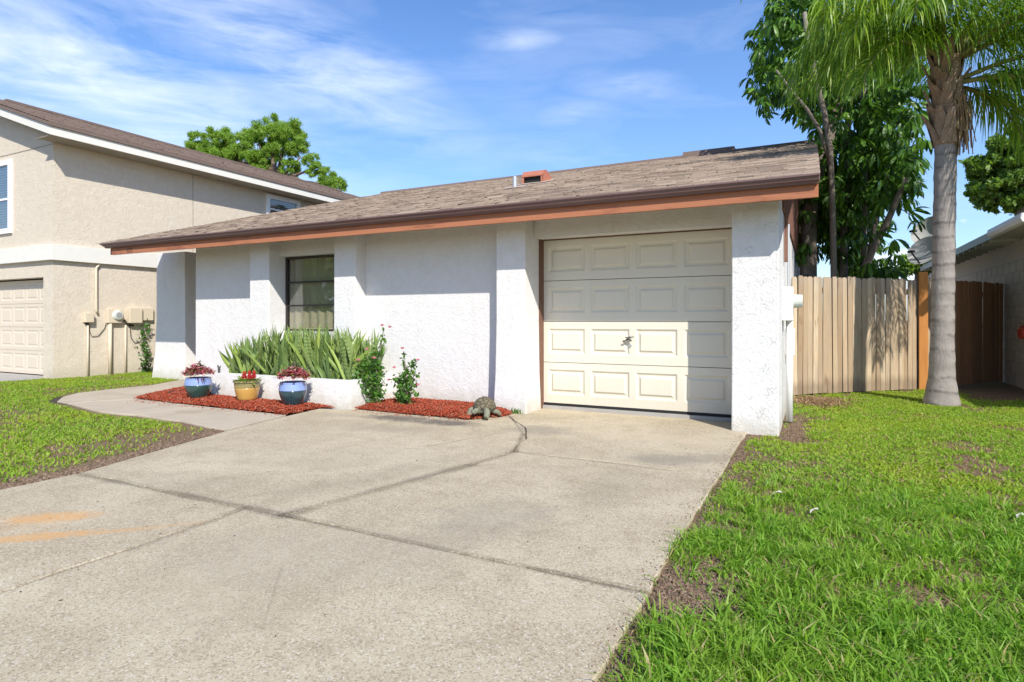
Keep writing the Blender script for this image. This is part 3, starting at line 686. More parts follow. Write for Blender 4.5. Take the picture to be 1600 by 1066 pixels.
# electric meter on the right wall
mb_ = MB().box(-.311, -.205, 7.0, 7.28, 1.09, 1.45).build('meter_box', M_PVC, house, bevel=.008)
MB().tube([(-.205, 7.14, 1.30), (-.115, 7.14, 1.30)], [.075, .068], 20).build('meter', M_GREYBOX, mb_, smooth=False)
MB().tube([(-.245, 7.14, 1.09), (-.245, 7.14, .0)], .036, 14).build('conduit', M_PVC, house, smooth=True)
MB().box(-.311, -.21, 7.75, 7.95, .68, 1.0).build('junction_box', M_PVC, house, bevel=.01)
MB().tube([(-.27, 7.6, 0), (-.27, 7.6, 2.2)], .014, 8).build('conduit', M_GALV, house)
# dim old house number on the fascia: 632
tcu = bpy.data.curves.new('house_number', 'FONT'); tcu.body = '632'; tcu.size = .10; tcu.extrude = .003
to = bpy.data.objects.new('house_number', tcu)
to = bpy.data.objects.new('house_number', bpy.data.meshes.new_from_object(to)); COL.objects.link(to); to.parent = house
to.location = Vector((-10.08, 5.937, 2.205))-Vector(house.location); to.rotation_euler = (math.pi/2, 0, 0); to.data.materials.append(M_JAMB)

# ------------------------------------------------------------------ planter box
pl = thing('planter_box', (-6.35, 5.7, 0), 'low white stucco planter box built under the window, with snake plants', 'planter')
pm = MB(); PZ = .345
pm.frustum((-7.66, -5.06, 5.66, 5.80, -.05), (-7.62, -5.10, 5.69, 5.80, PZ)).frustum((-7.66, -7.50, 5.80, 6.57, -.05), (-7.62, -7.50, 5.80, 6.57, PZ)).frustum((-5.22, -5.06, 5.80, 6.57, -.05), (-5.22, -5.10, 5.80, 6.57, PZ))
pm.build('wall', M_WHITE, pl)
MB().box(-7.50, -5.22, 5.80, 6.565, .0, PZ-.05).build('soil', M_DIRT, pl)

# ------------------------------------------------------------------ TAN HOUSE (left)
th = thing('tan_house', (-12.8, 6.19, 0), 'two storey tan stucco house with cream band and dark shingle roof at the left', 'house')
WX, WY = -12.8, 6.19; FZ = 4.6
wl = MB()
wl.box(-13.15, WX, WY, 6.5, -.05, 4.62)
wl.box(-15.68, -13.15, WY+.001, 6.5, 1.917, 4.62).box(-20, -15.68, WY, 6.5, -.05, 4.62)
wl.box(-13.1, WX, 6.5, 18, -.05, 4.62).box(-20, -13.1, 17.8, 18, -.05, 4.62).box(-20.2, -20, WY, 18, -.05, 4.62)
wl.build('wall', M_TAN, th)
gt = MB(); gt.v += [(-20, WY+.002, 4.62), (WX, WY+.002, 4.62), (-16.3, WY+.002, 5.85), (-20, WY+.2, 4.62), (WX, WY+.2, 4.62), (-16.3, WY+.2, 5.85)]
gt.f += [(0, 1, 2), (5, 4, 3), (0, 3, 4, 1), (1, 4, 5, 2), (2, 5, 3, 0)]; gt.build('gable', M_TAN, th)
MB().box(-20, WX+.075, WY-.075, WY-.001, 2.223, 2.52).box(WX+.001, WX+.075, WY-.001, 18, 2.223, 2.52).build('trim_band', M_TRIMW, th, bevel=.004)
MB().box(-20, WX+.004, WY-.006, WY, 4.405, 4.418).build('control_joint', M_SOFFIT, th)
MB().box(WX, WX+.005, 9.02, 9.035, 2.52, 4.5).build('control_joint', M_SOFFIT, th)
ex, ey = -12.3, 5.89; rx_, rz_ = -16.3, 4.6+.34*4
MB().box(ex-.03, ex, ey+.03, 18.3, 4.446, 4.60).build('eave_fascia', M_TRIMW, th)
rk = MB().quadbox([(ex, ey-.0, 4.446), (ex, ey+.03, 4.446), (rx_, ey+.03, rz_-.154), (rx_, ey, rz_-.154), (ex, ey, 4.6), (ex, ey+.03, 4.6), (rx_, ey+.03, rz_), (rx_, ey, rz_)])
rk.build('rake_fascia', M_TRIMW, th)
rf = MB()
rf.quadbox([(ex+.03, ey-.03, 4.60), (ex+.03, 18.4, 4.60), (rx_, 18.4, rz_), (rx_, ey-.03, rz_), (ex+.03, ey-.03, 4.66), (ex+.03, 18.4, 4.66), (rx_, 18.4, rz_+.06), (rx_, ey-.03, rz_+.06)])
rf.quadbox([(2*rx_-ex, ey-.03, 4.60), (2*rx_-ex, 18.4, 4.60), (rx_-.001, 18.4, rz_), (rx_-.001, ey-.03, rz_), (2*rx_-ex, ey-.03, 4.66), (2*rx_-ex, 18.4, 4.66), (rx_-.001, 18.4, rz_+.06), (rx_-.001, ey-.03, rz_+.06)])
rf.build('roof', M_SHINGLE2, th)
V = []; F = []; s0 = 0.; slen = math.hypot(4.03, .34*4.03); cs, sn = 4.03/slen, .34*4.03/slen; row = 0
while s0 < slen:
    y = ey-.03-rs.random()*.25
    while y < 18.4:
        w_ = .15+.2*rs.random(); ya, yb_ = max(y, ey-.03), min(y+w_, 18.4); t0 = .008+.010*rs.random(); k = len(V)
        if yb_-ya > .01:
            for (s, t_) in ((s0, 0.), (s0, t0), (s0+.15, .003)):
                V += [(ex+.03-cs*s+sn*t_, ya+.002, 4.662+sn*s+cs*t_), (ex+.03-cs*s+sn*t_, yb_-.002, 4.662+sn*s+cs*t_)]
            F += [(k+1, k, k+2, k+3), (k+3, k+2, k+4, k+5)]
        y += w_
    s0 += .14; row += 1
npmesh('shingle', V, F, M_SHINGLE2, th, kind='stuff')
MB().box(rx_-.12, rx_+.12, 6.9, 17.6, rz_+.05, rz_+.10).build('ridge_vent', M_SHINGLE2, th)
sf = MB().quadbox([(ex-.03, ey+.03, 4.44), (ex-.03, 18.2, 4.44), (WX, 18.2, 4.44), (WX, ey+.03, 4.44), (ex-.03, ey+.03, 4.45), (ex-.03, 18.2, 4.45), (WX, 18.2, 4.45), (WX, ey+.03, 4.45)])
sf.build('soffit', M_SOFFIT, th)
# garage door of tan house
g2 = MB(); gx0, gx1, gz1 = -15.68, -13.15, 1.917; gy = WY+.17; sh2 = 1.87/4
pxs = [gx0+.045+i*.5 for i in range(5)]
for r_ in range(4):
    z0 = .02+r_*sh2+.002; z1 = z0+sh2-.005
    g2.box(gx0, gx1, gy, gy+.04, z0, z0+.07).box(gx0, gx1, gy, gy+.04, z1-.06, z1)
    e = [gx0]+[v for x in pxs for v in (x, x+.44)]+[gx1]
    for i in range(0, len(e), 2): g2.box(e[i], e[i+1], gy, gy+.04, z0+.07, z1-.06)
g2o = g2.build('garage_door', M_DOOR2, th)
pme2 = panel_mesh(.44, sh2-.005-.13, .007).mesh('panel', M_DOOR2)
for r_ in range(4):
    for x in pxs: inst(pme2, 'panel', (x, gy, .02+r_*sh2+.002+.07), parent=g2o)
def framed_window(name, parent, axis, a0, a1, z0, z1, face, fw=.08, mull=None, blind=True):
    """axis 'x': window in plane y=face facing -y ; axis 'y': plane x=face facing +x"""
    def bx(mb, p0, p1, q0, q1, zz0, zz1):
        if axis == 'x': return mb.box(p0, p1, face-q1, face-q0, zz0, zz1)
        return mb.box(face+q0, face+q1, p0, p1, zz0, zz1)
    fr = MB()
    for (p0, p1, zz0, zz1) in ((a0, a0+fw, z0, z1), (a1-fw, a1, z0, z1), (a0+fw, a1-fw, z0, z0+fw), (a0+fw, a1-fw, z1-fw, z1)): bx(fr, p0, p1, .001, .045, zz0, zz1)
    wo = bx(MB(), a0+fw, a1-fw, -.0, .004, z0+fw, z1-fw).build(name, M_BLIND, parent)
    fr.build('frame', M_FRAMEW, wo)
    if mull:
        for m_ in mull: bx(MB(), a0+fw, a1-fw, .015, .035, m_-.02, m_+.02).build('sash_rail', M_FRAMEW, wo)
    bx(MB(), a0+fw, a1-fw, .010, .014, z0+fw, z1-fw).build('pane', M_GLASS, wo)
    return wo
framed_window('window', th, 'x', -15.5, -14.28, 2.83, 4.30, WY, .10, [3.52])
framed_window('window', th, 'y', 11.08, 12.22, 3.25, 4.40, WX, .11, [4.02])
# utility boxes on the side wall (x = WX)
def onwall(u, v):
    r = ray(u, v); t = WX/r.x; return (r.y*t, H+r.z*t)
def ubox(u0, v0, u1, v1, dep, nm, m, bevel=.01):
    ya, z1 = onwall(u0, v0); yb_, _ = onwall(u1, v0); _, z0 = onwall(u0, v1)
    return MB().box(WX+.001, WX+dep, ya, yb_, z0, z1).build(nm, m, th, bevel=bevel)
def upipe(pts, r_, nm='conduit', m=M_TANBOX):
    P = []
    for (u, v) in pts: y, z = onwall(u, v); P.append((WX+r_+.01, y, max(z, -.02)))
    MB().tube(P, r_, 8).build(nm, m, th, smooth=True)
ubox(129, 489, 143, 504, .10, 'cable_box', M_TANBOX)
ubox(165, 483, 187, 505, .09, 'meter_box', M_TANBOX)
y_, z_ = onwall(180, 493)
mt = MB().tube([(WX+.09, y_, z_), (WX+.11, y_, z_), (WX+.14, y_, z_)], [.11, .10, .08], 20).build('electric_meter', M_GREYBOX, th)
MB().tube([(WX+.14, y_, z_), (WX+.145, y_, z_)], .06, 20).build('dial', M_GALV, mt)
ubox(197, 481, 217, 505, .13, 'breaker_box', M_TANBOX); ubox(218, 481, 237, 501, .07, 'breaker_box', M_TANBOX)
upipe([(136, 506), (136, 592)], .018); upipe([(170, 505), (170, 590)], .035); upipe([(195, 508), (195, 586)], .018)
upipe([(153, 414), (149, 419), (149, 484), (151, 490)], .022)
upipe([(132, 505), (137, 507)], .02, 'cable_clamp', M_DKMETAL); upipe([(165, 506), (163, 513), (153, 525), (143, 526), (139, 518), (139, 508)], .006, 'cable', M_WIRE)
upipe([(202, 506), (204, 528), (210, 536), (218, 534)], .007, 'cable', M_WIRE); upipe([(193, 500), (199, 508), (207, 509)], .02, 'cable_clamp', M_DKMETAL)
# vine climbing the wall
vn = thing('climbing_vine', (WX+.1, 8.6, 0), 'thin green vine climbing below the grey boxes on the tan house side wall', 'vine')
P = [onwall(222, v) for v in (588, 560, 540, 520, 505)]
pts = [Vector((WX+.05, y+.05*math.sin(i*2), max(z, 0))) for i, (y, z) in enumerate(P)]
MB().tube(pts, .008, 6).build('stem', M_BARK, vn)
V = []; F = []
def leafquads(centers, size, V, F, down=0., flat=0.):
    for c_ in centers:
        d1 = Vector(RNG.normal(size=3)); d1.z -= down; d1.normalize(); d2 = d1.cross(Vector(RNG.normal(size=3))).normalized(); s = size*(.6+.8*RNG.random())
        k = len(V); c_ = Vector(c_); nrm = d1.cross(d2)*s*.18
        V += [tuple(c_-d1*s), tuple(c_+d2*s*.55+nrm), tuple(c_+d1*s), tuple(c_-d2*s*.55+nrm)]; F.append((k, k+1, k+2, k+3))
cc = []
for i in range(220):
    t = random.random()*(len(pts)-1.001); i0 = int(t); p = pts[i0].lerp(pts[i0+1], t-i0); w_ = .06+.07*max(0, p.z-.5)
    cc.append((WX+.06+random.random()*.06, p.y+random.gauss(0, w_), p.z+random.gauss(0, .04)))
leafquads(cc, .036, V, F); npmesh('foliage', V, F, M_VINE, vn, kind='stuff')

# ------------------------------------------------------------------ RIGHT NEIGHBOUR HOUSE
rh = thing('beige_house', (3.03, 10.4, 0), 'beige block house at the right edge with low metal edged eave', 'house')
MB().box(3.03, 3.25, 10.3, 24, -.05, 2.55).box(3.25, 9, 10.3, 10.5, -.05, 2.5).box(4.35, 9, 8.1, 10.3, -.05, 2.3).build('wall', M_BEIGE, rh)  # last box: wall of the unseen front wing, added for its shadow
# shallow block courses
bl = MB(); 
for k in range(1, 12):
    z = k*.19
    bl.box(3.026, 3.030, 10.31, 23.9, z, z+.008)
for k in range(11):
    for j in range(14):
        y = 10.5+j*.39+(k % 2)*.195
        bl.box(3.026, 3.030, y, y+.008, k*.19+.008, (k+1)*.19)
bl.build('mortar_joint', mat('mortar', f_plain((.38, .33, .26), .2), rough=.9), rh, kind='stuff')
def rroof(xe, ze, y0, y1, xr, nm, tilt=.30):
    zr = ze+tilt*(xr-xe)
    return MB().quadbox([(xe, y0, ze-.02), (xr, y0, zr-.1), (xr, y1, zr-.1), (xe, y1, ze-.02), (xe, y0, ze+.03), (xr, y0, zr), (xr, y1, zr), (xe, y1, ze+.03)]).build(nm, M_SHINGLE2, rh)
XE, ZE = 2.6, 2.53
rroof(XE, ZE, 10.35, 20, 6.5, 'roof'); rroof(3.84, 2.36, 7.58, 10.34, 6.5, 'roof')  # second roof: unseen front wing, added to cast shade on the lawn
MB().box(XE-.015, XE+.0, 10.36, 20, ZE-.10, ZE+.028).build('eave_fascia', M_ROOFMET, rh)
MB().box(XE, 3.03, 10.4, 20, ZE-.09, ZE-.07).build('soffit', M_ROOFMET, rh)
gt = MB()
gp = [(-.10, .02), (-.11, -.05), (-.085, -.10), (-.02, -.11), (-.018, .02)]
for y in (10.36, 12.15): gt.v += [(XE+a, y, ZE+b_) for a, b_ in gp]
n = 5
for i in range(n): j = (i+1) % n; gt.f.append((i, i+n, j+n, j))
gt.f += [tuple(range(n)), tuple(reversed(range(n, 2*n)))]; gt.build('gutter', M_FRAMEW, rh)
for k in range(14):
    y = 12.5+k*.5; MB().box(XE+.01, 3.0, y, y+.045, ZE-.14, ZE-.091).build('rafter_tail', M_ROOFMET, rh)
rb = thing('red_hose_reel', (2.95, 11.6, .75), 'small red object hanging on the beige house wall at the right edge', 'hose reel')
p = ray(1594, 524); t = 2.93/p.x; rbp = Vector((2.93, p.y*t, H+p.z*t)); rb.location = rbp
MB().tube([rbp+Vector((.09, .06, .05)), rbp+Vector((-.0, .06, .05))], .10, 16).tube([rbp+Vector((.09, -.08, .03)), rbp+Vector((-.02, -.08, .03))], .09, 16).build('reel', M_REDP, rb)
MB().tube([rbp+Vector((.09, .0, .15)), rbp+Vector((-.01, 0, .2)), rbp+Vector((-.03, 0, .1))], .02, 8).build('bracket', M_BOOT, rb)
# satellite dishes
def dish(c_, size, label, yawd):
    t_ = thing('satellite_dish', c_, label, 'satellite dish', 'satellite dishes on the beige house eave')
    c_ = Vector(c_); nrm = Vector((-.70, -.60, -.25)).normalized(); nrm = Matrix.Rotation(R(yawd), 3, 'Z') @ nrm
    nrm = Vector((nrm.x, nrm.y, .45)).normalized()
    a = nrm.cross(Vector((0, 0, 1))).normalized(); b_ = a.cross(nrm)
    mb = MB(); NR, NA = 6, 28
    for off in (0, .012):
        mb.v.append(tuple(c_-nrm*off))
        for i in range(1, NR+1):
            rr = i/NR
            for j in range(NA):
                an = 2*math.pi*j/NA; p = c_+a*(size*.56*rr*math.cos(an))+b_*(size*.5*rr*math.sin(an))+nrm*(size*.13*rr*rr-off); mb.v.append(tuple(p))
    for s_ in range(2):
        o_ = s_*(1+NR*NA)
        for j in range(NA): mb.f.append((o_, o_+1+j, o_+1+(j+1) % NA))
        for i in range(NR-1):
            for j in range(NA): p0 = o_+1+i*NA+j; p1 = o_+1+i*NA+(j+1) % NA; mb.f.append((p0, p0+NA, p1+NA, p1))
    mb.build('dish', M_DISH, t_, smooth=True)
    f_ = c_+nrm*size*.62-b_*size*.30
    MB().tube([c_-b_*size*.5, f_], .013, 8).build('feed_arm', M_DKMETAL, t_)
    MB().tube([f_-a*.05, f_+a*.05], .022, 10).tube([f_, f_-nrm*.07+b_*.04], .026, 10).build('receiver', M_STEEL, t_)
    MB().tube([c_-nrm*.02, c_-nrm*.18, c_-nrm*.22+Vector((0, 0, -.35))], .022, 8).build('mast', M_GALV, t_)
dish(PY(1452, 362, 13.2), .55, 'upper of two satellite dishes left of the palm trunk', 0)
dish(PY(1448, 394, 12.8), .55, 'lower of two satellite dishes just above the fence post', 4)

# ------------------------------------------------------------------ FENCE
def picket_mesh(w_, h_, seed, mm):
    r_ = random.Random(seed); t_ = .016; c_ = .022; dz = r_.uniform(-.012, .012)
    pr = [(0, 0), (w_, 0), (w_, h_+dz-c_), (w_-c_, h_+dz), (c_, h_+dz), (0, h_+dz-c_)]
    mb = MB(); n = 6
    mb.v += [(a, 0, b_) for a, b_ in pr]+[(a, t_, b_) for a, b_ in pr]
    mb.f += [tuple(range(n)), tuple(reversed(range(n, 2*n)))]
    for i in range(n): j = (i+1) % n; mb.f.append((i, i+n, j+n, j))
    return mb.mesh('picket', mm)
def fence_run(parent, a, b_, w_, h_, m, seed=0, z=.0):
    ms = [picket_mesh(w_, h_, seed+i, m) for i in range(6)]
    a = Vector(a); b_ = Vector(b_); L = (b_-a).length; d_ = (b_-a)/L; ang = math.atan2(d_.y, d_.x); n = int(L/(w_+.007)); st = L/n
    r_ = random.Random(seed)
    for i in range(n):
        p = a+d_*(i*st); jit = r_.uniform(-.009, .009); nr = Vector((-d_.y, d_.x))*jit
        inst(r_.choice(ms), 'picket', (p.x+nr.x, p.y+nr.y, z+r_.uniform(-.006, .006)), (r_.gauss(0, .006), r_.gauss(0, .004), ang), parent=parent)
    nr = Vector((-d_.y, d_.x))
    for zr in (.3, .95, 1.5):
        rl = MB()
        p0 = a+nr*.025; p1 = b_+nr*.025
        rl.quadbox([(p0.x, p0.y, zr), (p1.x, p1.y, zr), (p1.x+nr.x*.035, p1.y+nr.y*.035, zr), (p0.x+nr.x*.035, p0.y+nr.y*.035, zr),
                    (p0.x, p0.y, zr+.085), (p1.x, p1.y, zr+.085), (p1.x+nr.x*.035, p1.y+nr.y*.035, zr+.085), (p0.x+nr.x*.035, p0.y+nr.y*.035, zr+.085)])
        rl.build('rail', m, parent)
fn = thing('wooden_fence', (.6, 10.6, 0), 'weathered dog eared wooden fence between the white house and the orange post', 'fence')
fence_run(fn, (-.29, 9.70), (1.46, 11.44), .086, 1.745, M_FENCE, 1)
fp = thing('fence_post', (1.55, 11.53, 0), 'tall orange cedar post beside the palm trunk', 'post')
MB().box(1.48, 1.60, 11.42, 11.54, -.05, 1.86).build('post', M_POST, fp, bevel=.006)
f2 = thing('wooden_fence', (2.3, 12.6, 0), 'shaded reddish brown fence section between the palm and the beige house', 'fence')
fence_run(f2, (1.62, 11.60), (2.12, 12.30), .10, 1.78, M_FENCE, 20)
fence_run(f2, (2.12, 12.32), (3.02, 13.58), .11, 1.76, M_FENCE2, 40)

# ------------------------------------------------------------------ PALM
PB = Vector((1.50, 9.66, 0)); 
palm = thing('palm_tree', PB, 'tall queen palm with grey ringed trunk standing in the lawn before the fence', 'palm tree')
tp = []; tr = []
CR = PY(1482, 118, 9.75)
for i in range(60):
    z = -.05+i*(3.62+.05)/59
    f_ = max(z, 0)/CR.z; x = PB.x+(CR.x-PB.x)*f_**1.2*.85; y = PB.y+(CR.y-PB.y)*f_
    rad = .128+.055*math.exp(-max(z, 0)/.16)+.028*math.exp(-max(z-.2, 0)/.5)-.001*z+.003*math.sin(z*34)+.003*math.sin(z*13)
    if i > 57: rad *= .9
    tp.append((x, y, z)); tr.append(rad)
MB().tube(tp, tr, 20).build('trunk', M_PALMBARK, palm, smooth=True)
top = Vector(tp[-1])
hb = MB()   # crownshaft made of old boots
hb.tube([top+Vector((0, 0, -.25)), top+Vector((0, 0, .0)), top+Vector((.0, 0, .25)), top.lerp(CR, .6), CR+Vector((0, 0, .1)), CR+Vector((0, 0, .35))], [.125, .165, .15, .14, .12, .06], 14)
hb.build('crown_shaft', M_BOOT, palm, smooth=True)
r_ = random.Random(5)
for i in range(44):
    an = i*2.4; z0 = -.24+.026*i; b0 = top+Vector((math.cos(an)*.115, math.sin(an)*.115, z0)); out = Vector((math.cos(an), math.sin(an), 0))
    p1 = b0+out*.05+Vector((0, 0, .16)); p2 = b0+out*(.07+.10*r_.random())+Vector((0, 0, .20+.24*r_.random()))
    sd = Vector((-out.y, out.x, 0))
    m_ = MB(); 
    for k_, (p, wv, th_) in enumerate(((b0, .10, .03), (p1, .075, .025), (p2, .035, .02))):
        m_.v += [tuple(p-sd*wv), tuple(p+out*th_), tuple(p+sd*wv), tuple(p-out*th_*.4)]
    for a_ in range(2):
        for j in range(4): q = a_*4+j; q2 = a_*4+(j+1) % 4; m_.f.append((q, q2, q2+4, q+4))
    m_.f.append((8, 9, 10, 11)); m_.build('boot', M_BOOT, palm)
IR = Vector((CY, SY, 0)); IF = Vector((-SY, CY, 0))
def frond(parent, start, az_, e0, L, bend, m, leaf=.62, seed=0, hang=.8, nl=78, sweep=0., lw=.0088):
    """az_: angle (deg) in the ground plane measured from the image right direction"""
    rr = random.Random(seed); pts = []; p = Vector(start); n = 26; st = L/n
    dirs = []
    for i in range(n+1):
        s = i/n; a_ = R(az_+sweep*s); e = R(e0)-R(bend)*s**1.25
        d_ = (IR*math.cos(a_)+IF*math.sin(a_))*math.cos(e)+Vector((0, 0, math.sin(e))); pts.append(p.copy()); dirs.append(d_); p = p+d_*st
    rad = [.030*(1-.85*i/n)+.003 for i in range(n+1)]
    fr = MB().tube(pts, rad, 6).build('frond', M_PETIOLE, parent, smooth=True)
    mb = MB()
    for k in range(nl):
        s = .14+.85*k/nl+rr.uniform(-.006, .006); fi = s*n; i0 = min(int(fi), n-1); b0 = pts[i0].lerp(pts[i0+1], fi-i0); d_ = dirs[i0]
        side = d_.cross(Vector((0, 0, 1)));
        if side.length < .1: side = Vector((1, 0, 0))
        side.normalize(); up = side.cross(d_)
        for sg in (-1, 1):
            ll = leaf*(.55+.45*math.sin(math.pi*min(1, s*.95+.12)))*rr.uniform(.6, 1.3)*(1-.35*max(0, s-.8)/.2)
            dd = (side*sg*rr.uniform(.6, 1.)+d_*rr.uniform(.45, .8)+up*rr.uniform(-.15, .85)).normalized()
            q = b0.copy(); P_ = [q.copy()]; nS = 5
            for j in range(nS):
                dd = (dd+Vector((0, 0, -1))*hang*(.35+.25*j)*rr.uniform(.7, 1.3)/1.6).normalized(); q = q+dd*(ll/nS); P_.append(q.copy())
            wv = dd.cross(Vector((rr.gauss(0, 1), rr.gauss(0, 1), .2))).normalized()*lw*rr.uniform(.8, 1.3)
            W = [wv*.6, wv*1., wv*.95, wv*.8, wv*.55, wv*.1]
            mb.ribbon(P_, W)
    mb.build('leaflets', m, fr, kind='stuff'); return fr
C0 = CR+Vector((0, 0, .12))
FR = [ # az, e0, L, bend, mat, leaf, hang, sweep
 (178, 62, 2.5, 138, M_FROND, .85, 1.1, -6), (190, 66, 2.7, 142, M_FRONDY, .90, 1.1, 8), (165, 50, 2.4, 126, M_FROND, .80, 1.0, 10),
 (205, 58, 2.5, 140, M_FRONDY, .90, 1.2, 0), (182, 44, 2.0, 122, M_FROND, .80, 1.1, -8), (150, 55, 2.5, 118, M_FROND, .75, .9, 0),
 (225, 56, 2.4, 132, M_FROND, .80, 1.1, 0), (250, 66, 2.6, 122, M_FROND, .72, .9, 20), (280, 60, 2.6, 120, M_FROND, .7, .9, 0),
 (315, 50, 2.7, 122, M_FROND, .78, 1.0, 0), (345, 45, 2.9, 116, M_FROND, .80, 1.0, 0), (5, 36, 2.8, 100, M_FROND, .80, 1.0, 0),
 (25, 55, 3.1, 116, M_FROND, .78, 1.0, 0), (60, 55, 3.0, 110, M_FROND, .7, .8, 0), (95, 58, 2.8, 108, M_FROND, .7, .8, 0), (125, 52, 2.6, 116, M_FROND, .75, .9, 0),
 (352, 14, 1.9, 84, M_FROND, .68, 1.1, 0), (-10, -14, 1.75, 62, M_FRONDY, .60, 1.2, 0), (12, -2, 1.7, 72, M_FROND, .66, 1.1, 0), (184, 74, 3.6, 128, M_FROND, .62, .8, -4),
 (200, 30, 1.9, 112, M_FROND, .8, 1.1, 0), (325, 28, 2.4, 92, M_FROND, .75, 1.1, 0), (338, 8, 2.1, 70, M_FROND, .7, 1.1, 0), (214, 70, 2.7, 142, M_FRONDY, .90, 1.2, 0),
 (194, 74, 2.9, 150, M_FRONDY, .95, 1.2, 6), (330, 62, 3.2, 120, M_FROND, .8, 1.0, 0), (300, 36, 2.3, 100, M_FROND, .75, 1.1, 0), (355, 62, 3.4, 118, M_FROND, .8, 1.0, 0), (296, -6, 2.3, 54, M_FROND, .62, 1.0, 0),
 (300, 12, 2.5, 66, M_FROND, .62, 1.0, 0), (312, 0, 2.3, 58, M_FROND, .6, 1.0, 0), (290, 26, 2.7, 80, M_FROND, .62, 1.0, 0)]
for i, (a_, e0, L, bd, m_, lf, hg, sw) in enumerate(FR):
    st = C0+Vector((0, 0, -.25 if e0 < 20 else 0))
    frond(palm, st, a_, e0, L, bd, m_, lf, 100+i, hg, 98, sw)
V = []; F = []   # hanging brown fibres / seed stalk
sd_ = PY(1500, 150, 9.6)
mb = MB()
for k in range(90):
    p = sd_+Vector((random.gauss(0, .035), random.gauss(0, .035), 0)); q = p+Vector((random.gauss(.02, .05), random.gauss(0, .05), -.25-.55*random.random()))
    mb.ribbon([p, p.lerp(q, .5)+Vector((.02, 0, 0)), q], [Vector((.006, 0, 0))]*3)
mb.build('dry_seed_stalk', M_DRY, palm)

# ------------------------------------------------------------------ UMBRELLA TREE behind the fence
UB = PY(1352, 430, 12.6); UB.z = 0
umb = thing('umbrella_tree', UB, 'dark leafy umbrella tree with pale stems rising behind the fence and garage', 'tree')
def stem(pts, r0, r1, name='stem', parent=umb, m=M_BARK):
    n = len(pts); MB().tube(pts, [r0+(r1-r0)*i/(n-1) for i in range(n)], 10).build(name, m, parent, smooth=True)
def low(p): q = Vector(p); q.z = -.05; return q
S1 = [PY(1303, 440, 11.7), PY(1302, 380, 11.7), PY(1300, 300, 11.6), PY(1297, 230, 11.55), PY(1288, 175, 11.5), PY(1274, 120, 11.5), PY(1262, 60, 11.45), PY(1257, 20, 11.45)]
stem([low(S1[0])]+S1, .055, .035)
stem([PY(1298, 260, 11.6), PY(1282, 205, 11.55), PY(1262, 172, 11.5), PY(1238, 143, 11.5), PY(1213, 110, 11.45)], .034, .02, 'limb')
S3 = [PY(1347, 432, 12.3), PY(1362, 395, 12.2), PY(1385, 350, 12.1), PY(1400, 315, 12.0), PY(1416, 278, 11.95)]
stem([low(S3[0])]+S3, .07, .045)
stem([PY(1356, 405, 12.8), PY(1368, 350, 12.9), PY(1380, 300, 12.9), PY(1388, 270, 12.9)], .04, .03, 'limb')
stem([low(PY(1350, 430, 13.0)), PY(1350, 380, 13.0), PY(1352, 300, 13.0), PY(1346, 200, 13.0), PY(1350, 100, 13)], .06, .04)
stem([low(PY(1263, 430, 12.9)), PY(1263, 380, 12.9), PY(1268, 300, 13.0), PY(1300, 200, 13.1), PY(1330, 90, 13.1)], .17, .08, 'trunk')
stem([low(PY(1318, 430, 13.3)), PY(1318, 380, 13.3), PY(1322, 250, 13.3), PY(1330, 100, 13.3)], .09, .05)
stem([PY(1395, 322, 12.6), PY(1410, 328, 12.6), PY(1424, 337, 12.5)], .012, .006, 'limb')
def whorl(seed, L=.27, n=8, droop=1.):
    rr = random.Random(seed); mb = MB(); 
    for k in range(n):
        a_ = 2*math.pi*k/n+rr.uniform(-.2, .2); out = Vector((math.cos(a_), math.sin(a_), 0)); sd = Vector((-out.y, out.x, 0)); l_ = L*rr.uniform(.8, 1.1)
        e = rr.uniform(.0, .35)*droop; p = out*.02; P_ = []; W = []
        d_ = (out+Vector((0, 0, .25-e))).normalized()
        for j, wv in enumerate((.01, .11, .17, .18, .05)):
            P_.append(p.copy()); W.append(sd*wv*l_*.62); d_ = (d_+Vector((0, 0, -.42*droop))).normalized(); p = p+d_*l_/4
        # folded ribbon with a midrib
        k0 = len(mb.v)
        for q, s_ in zip(P_, W): mb.v += [tuple(q-s_+Vector((0, 0, .10*s_.length))), tuple(q-Vector((0, 0, .12*s_.length))), tuple(q+s_+Vector((0, 0, .10*s_.length)))]
        for j in range(4):
            b0 = k0+3*j; mb.f += [(b0, b0+1, b0+4, b0+3), (b0+1, b0+2, b0+5, b0+4)]
    mb.tube([Vector((0, 0, 0)), Vector((0, 0, -.16))], .005, 4)
    return mb
wm = [whorl(i, .27, 8+i % 3, 1.35) for i in range(5)]
wmesh = [w_.mesh('leaf', M_UMB) for w_ in wm]
ells = [(1245, 25, 50, 55, 2.4), (1235, 70, 62, 80, 3.6), (1200, 110, 32, 44, 1.5), (1222, 150, 40, 36, 1.0), (1290, 10, 85, 90, 3), (1290, 130, 60, 60, 2.2), (1335, 150, 80, 90, 4), (1360, 60, 90, 90, 3), (1400, 190, 52, 75, 3), (1310, 240, 50, 60, 2.6),
        (1365, 260, 65, 55, 3.2), (1410, 290, 32, 26, 1.0), (1285, 330, 32, 62, 1.7), (1330, 330, 42, 50, 1.7), (1265, 385, 26, 34, 1.0), (1380, 335, 14, 40, .4), (1375, 385, 30, 34, .5), (1370, 425, 40, 14, .9), (1270, 240, 22, 40, .6), (1420, 120, 40, 60, 1.2)]
tw = sum(e[4] for e in ells); placed = []; r_ = random.Random(21)
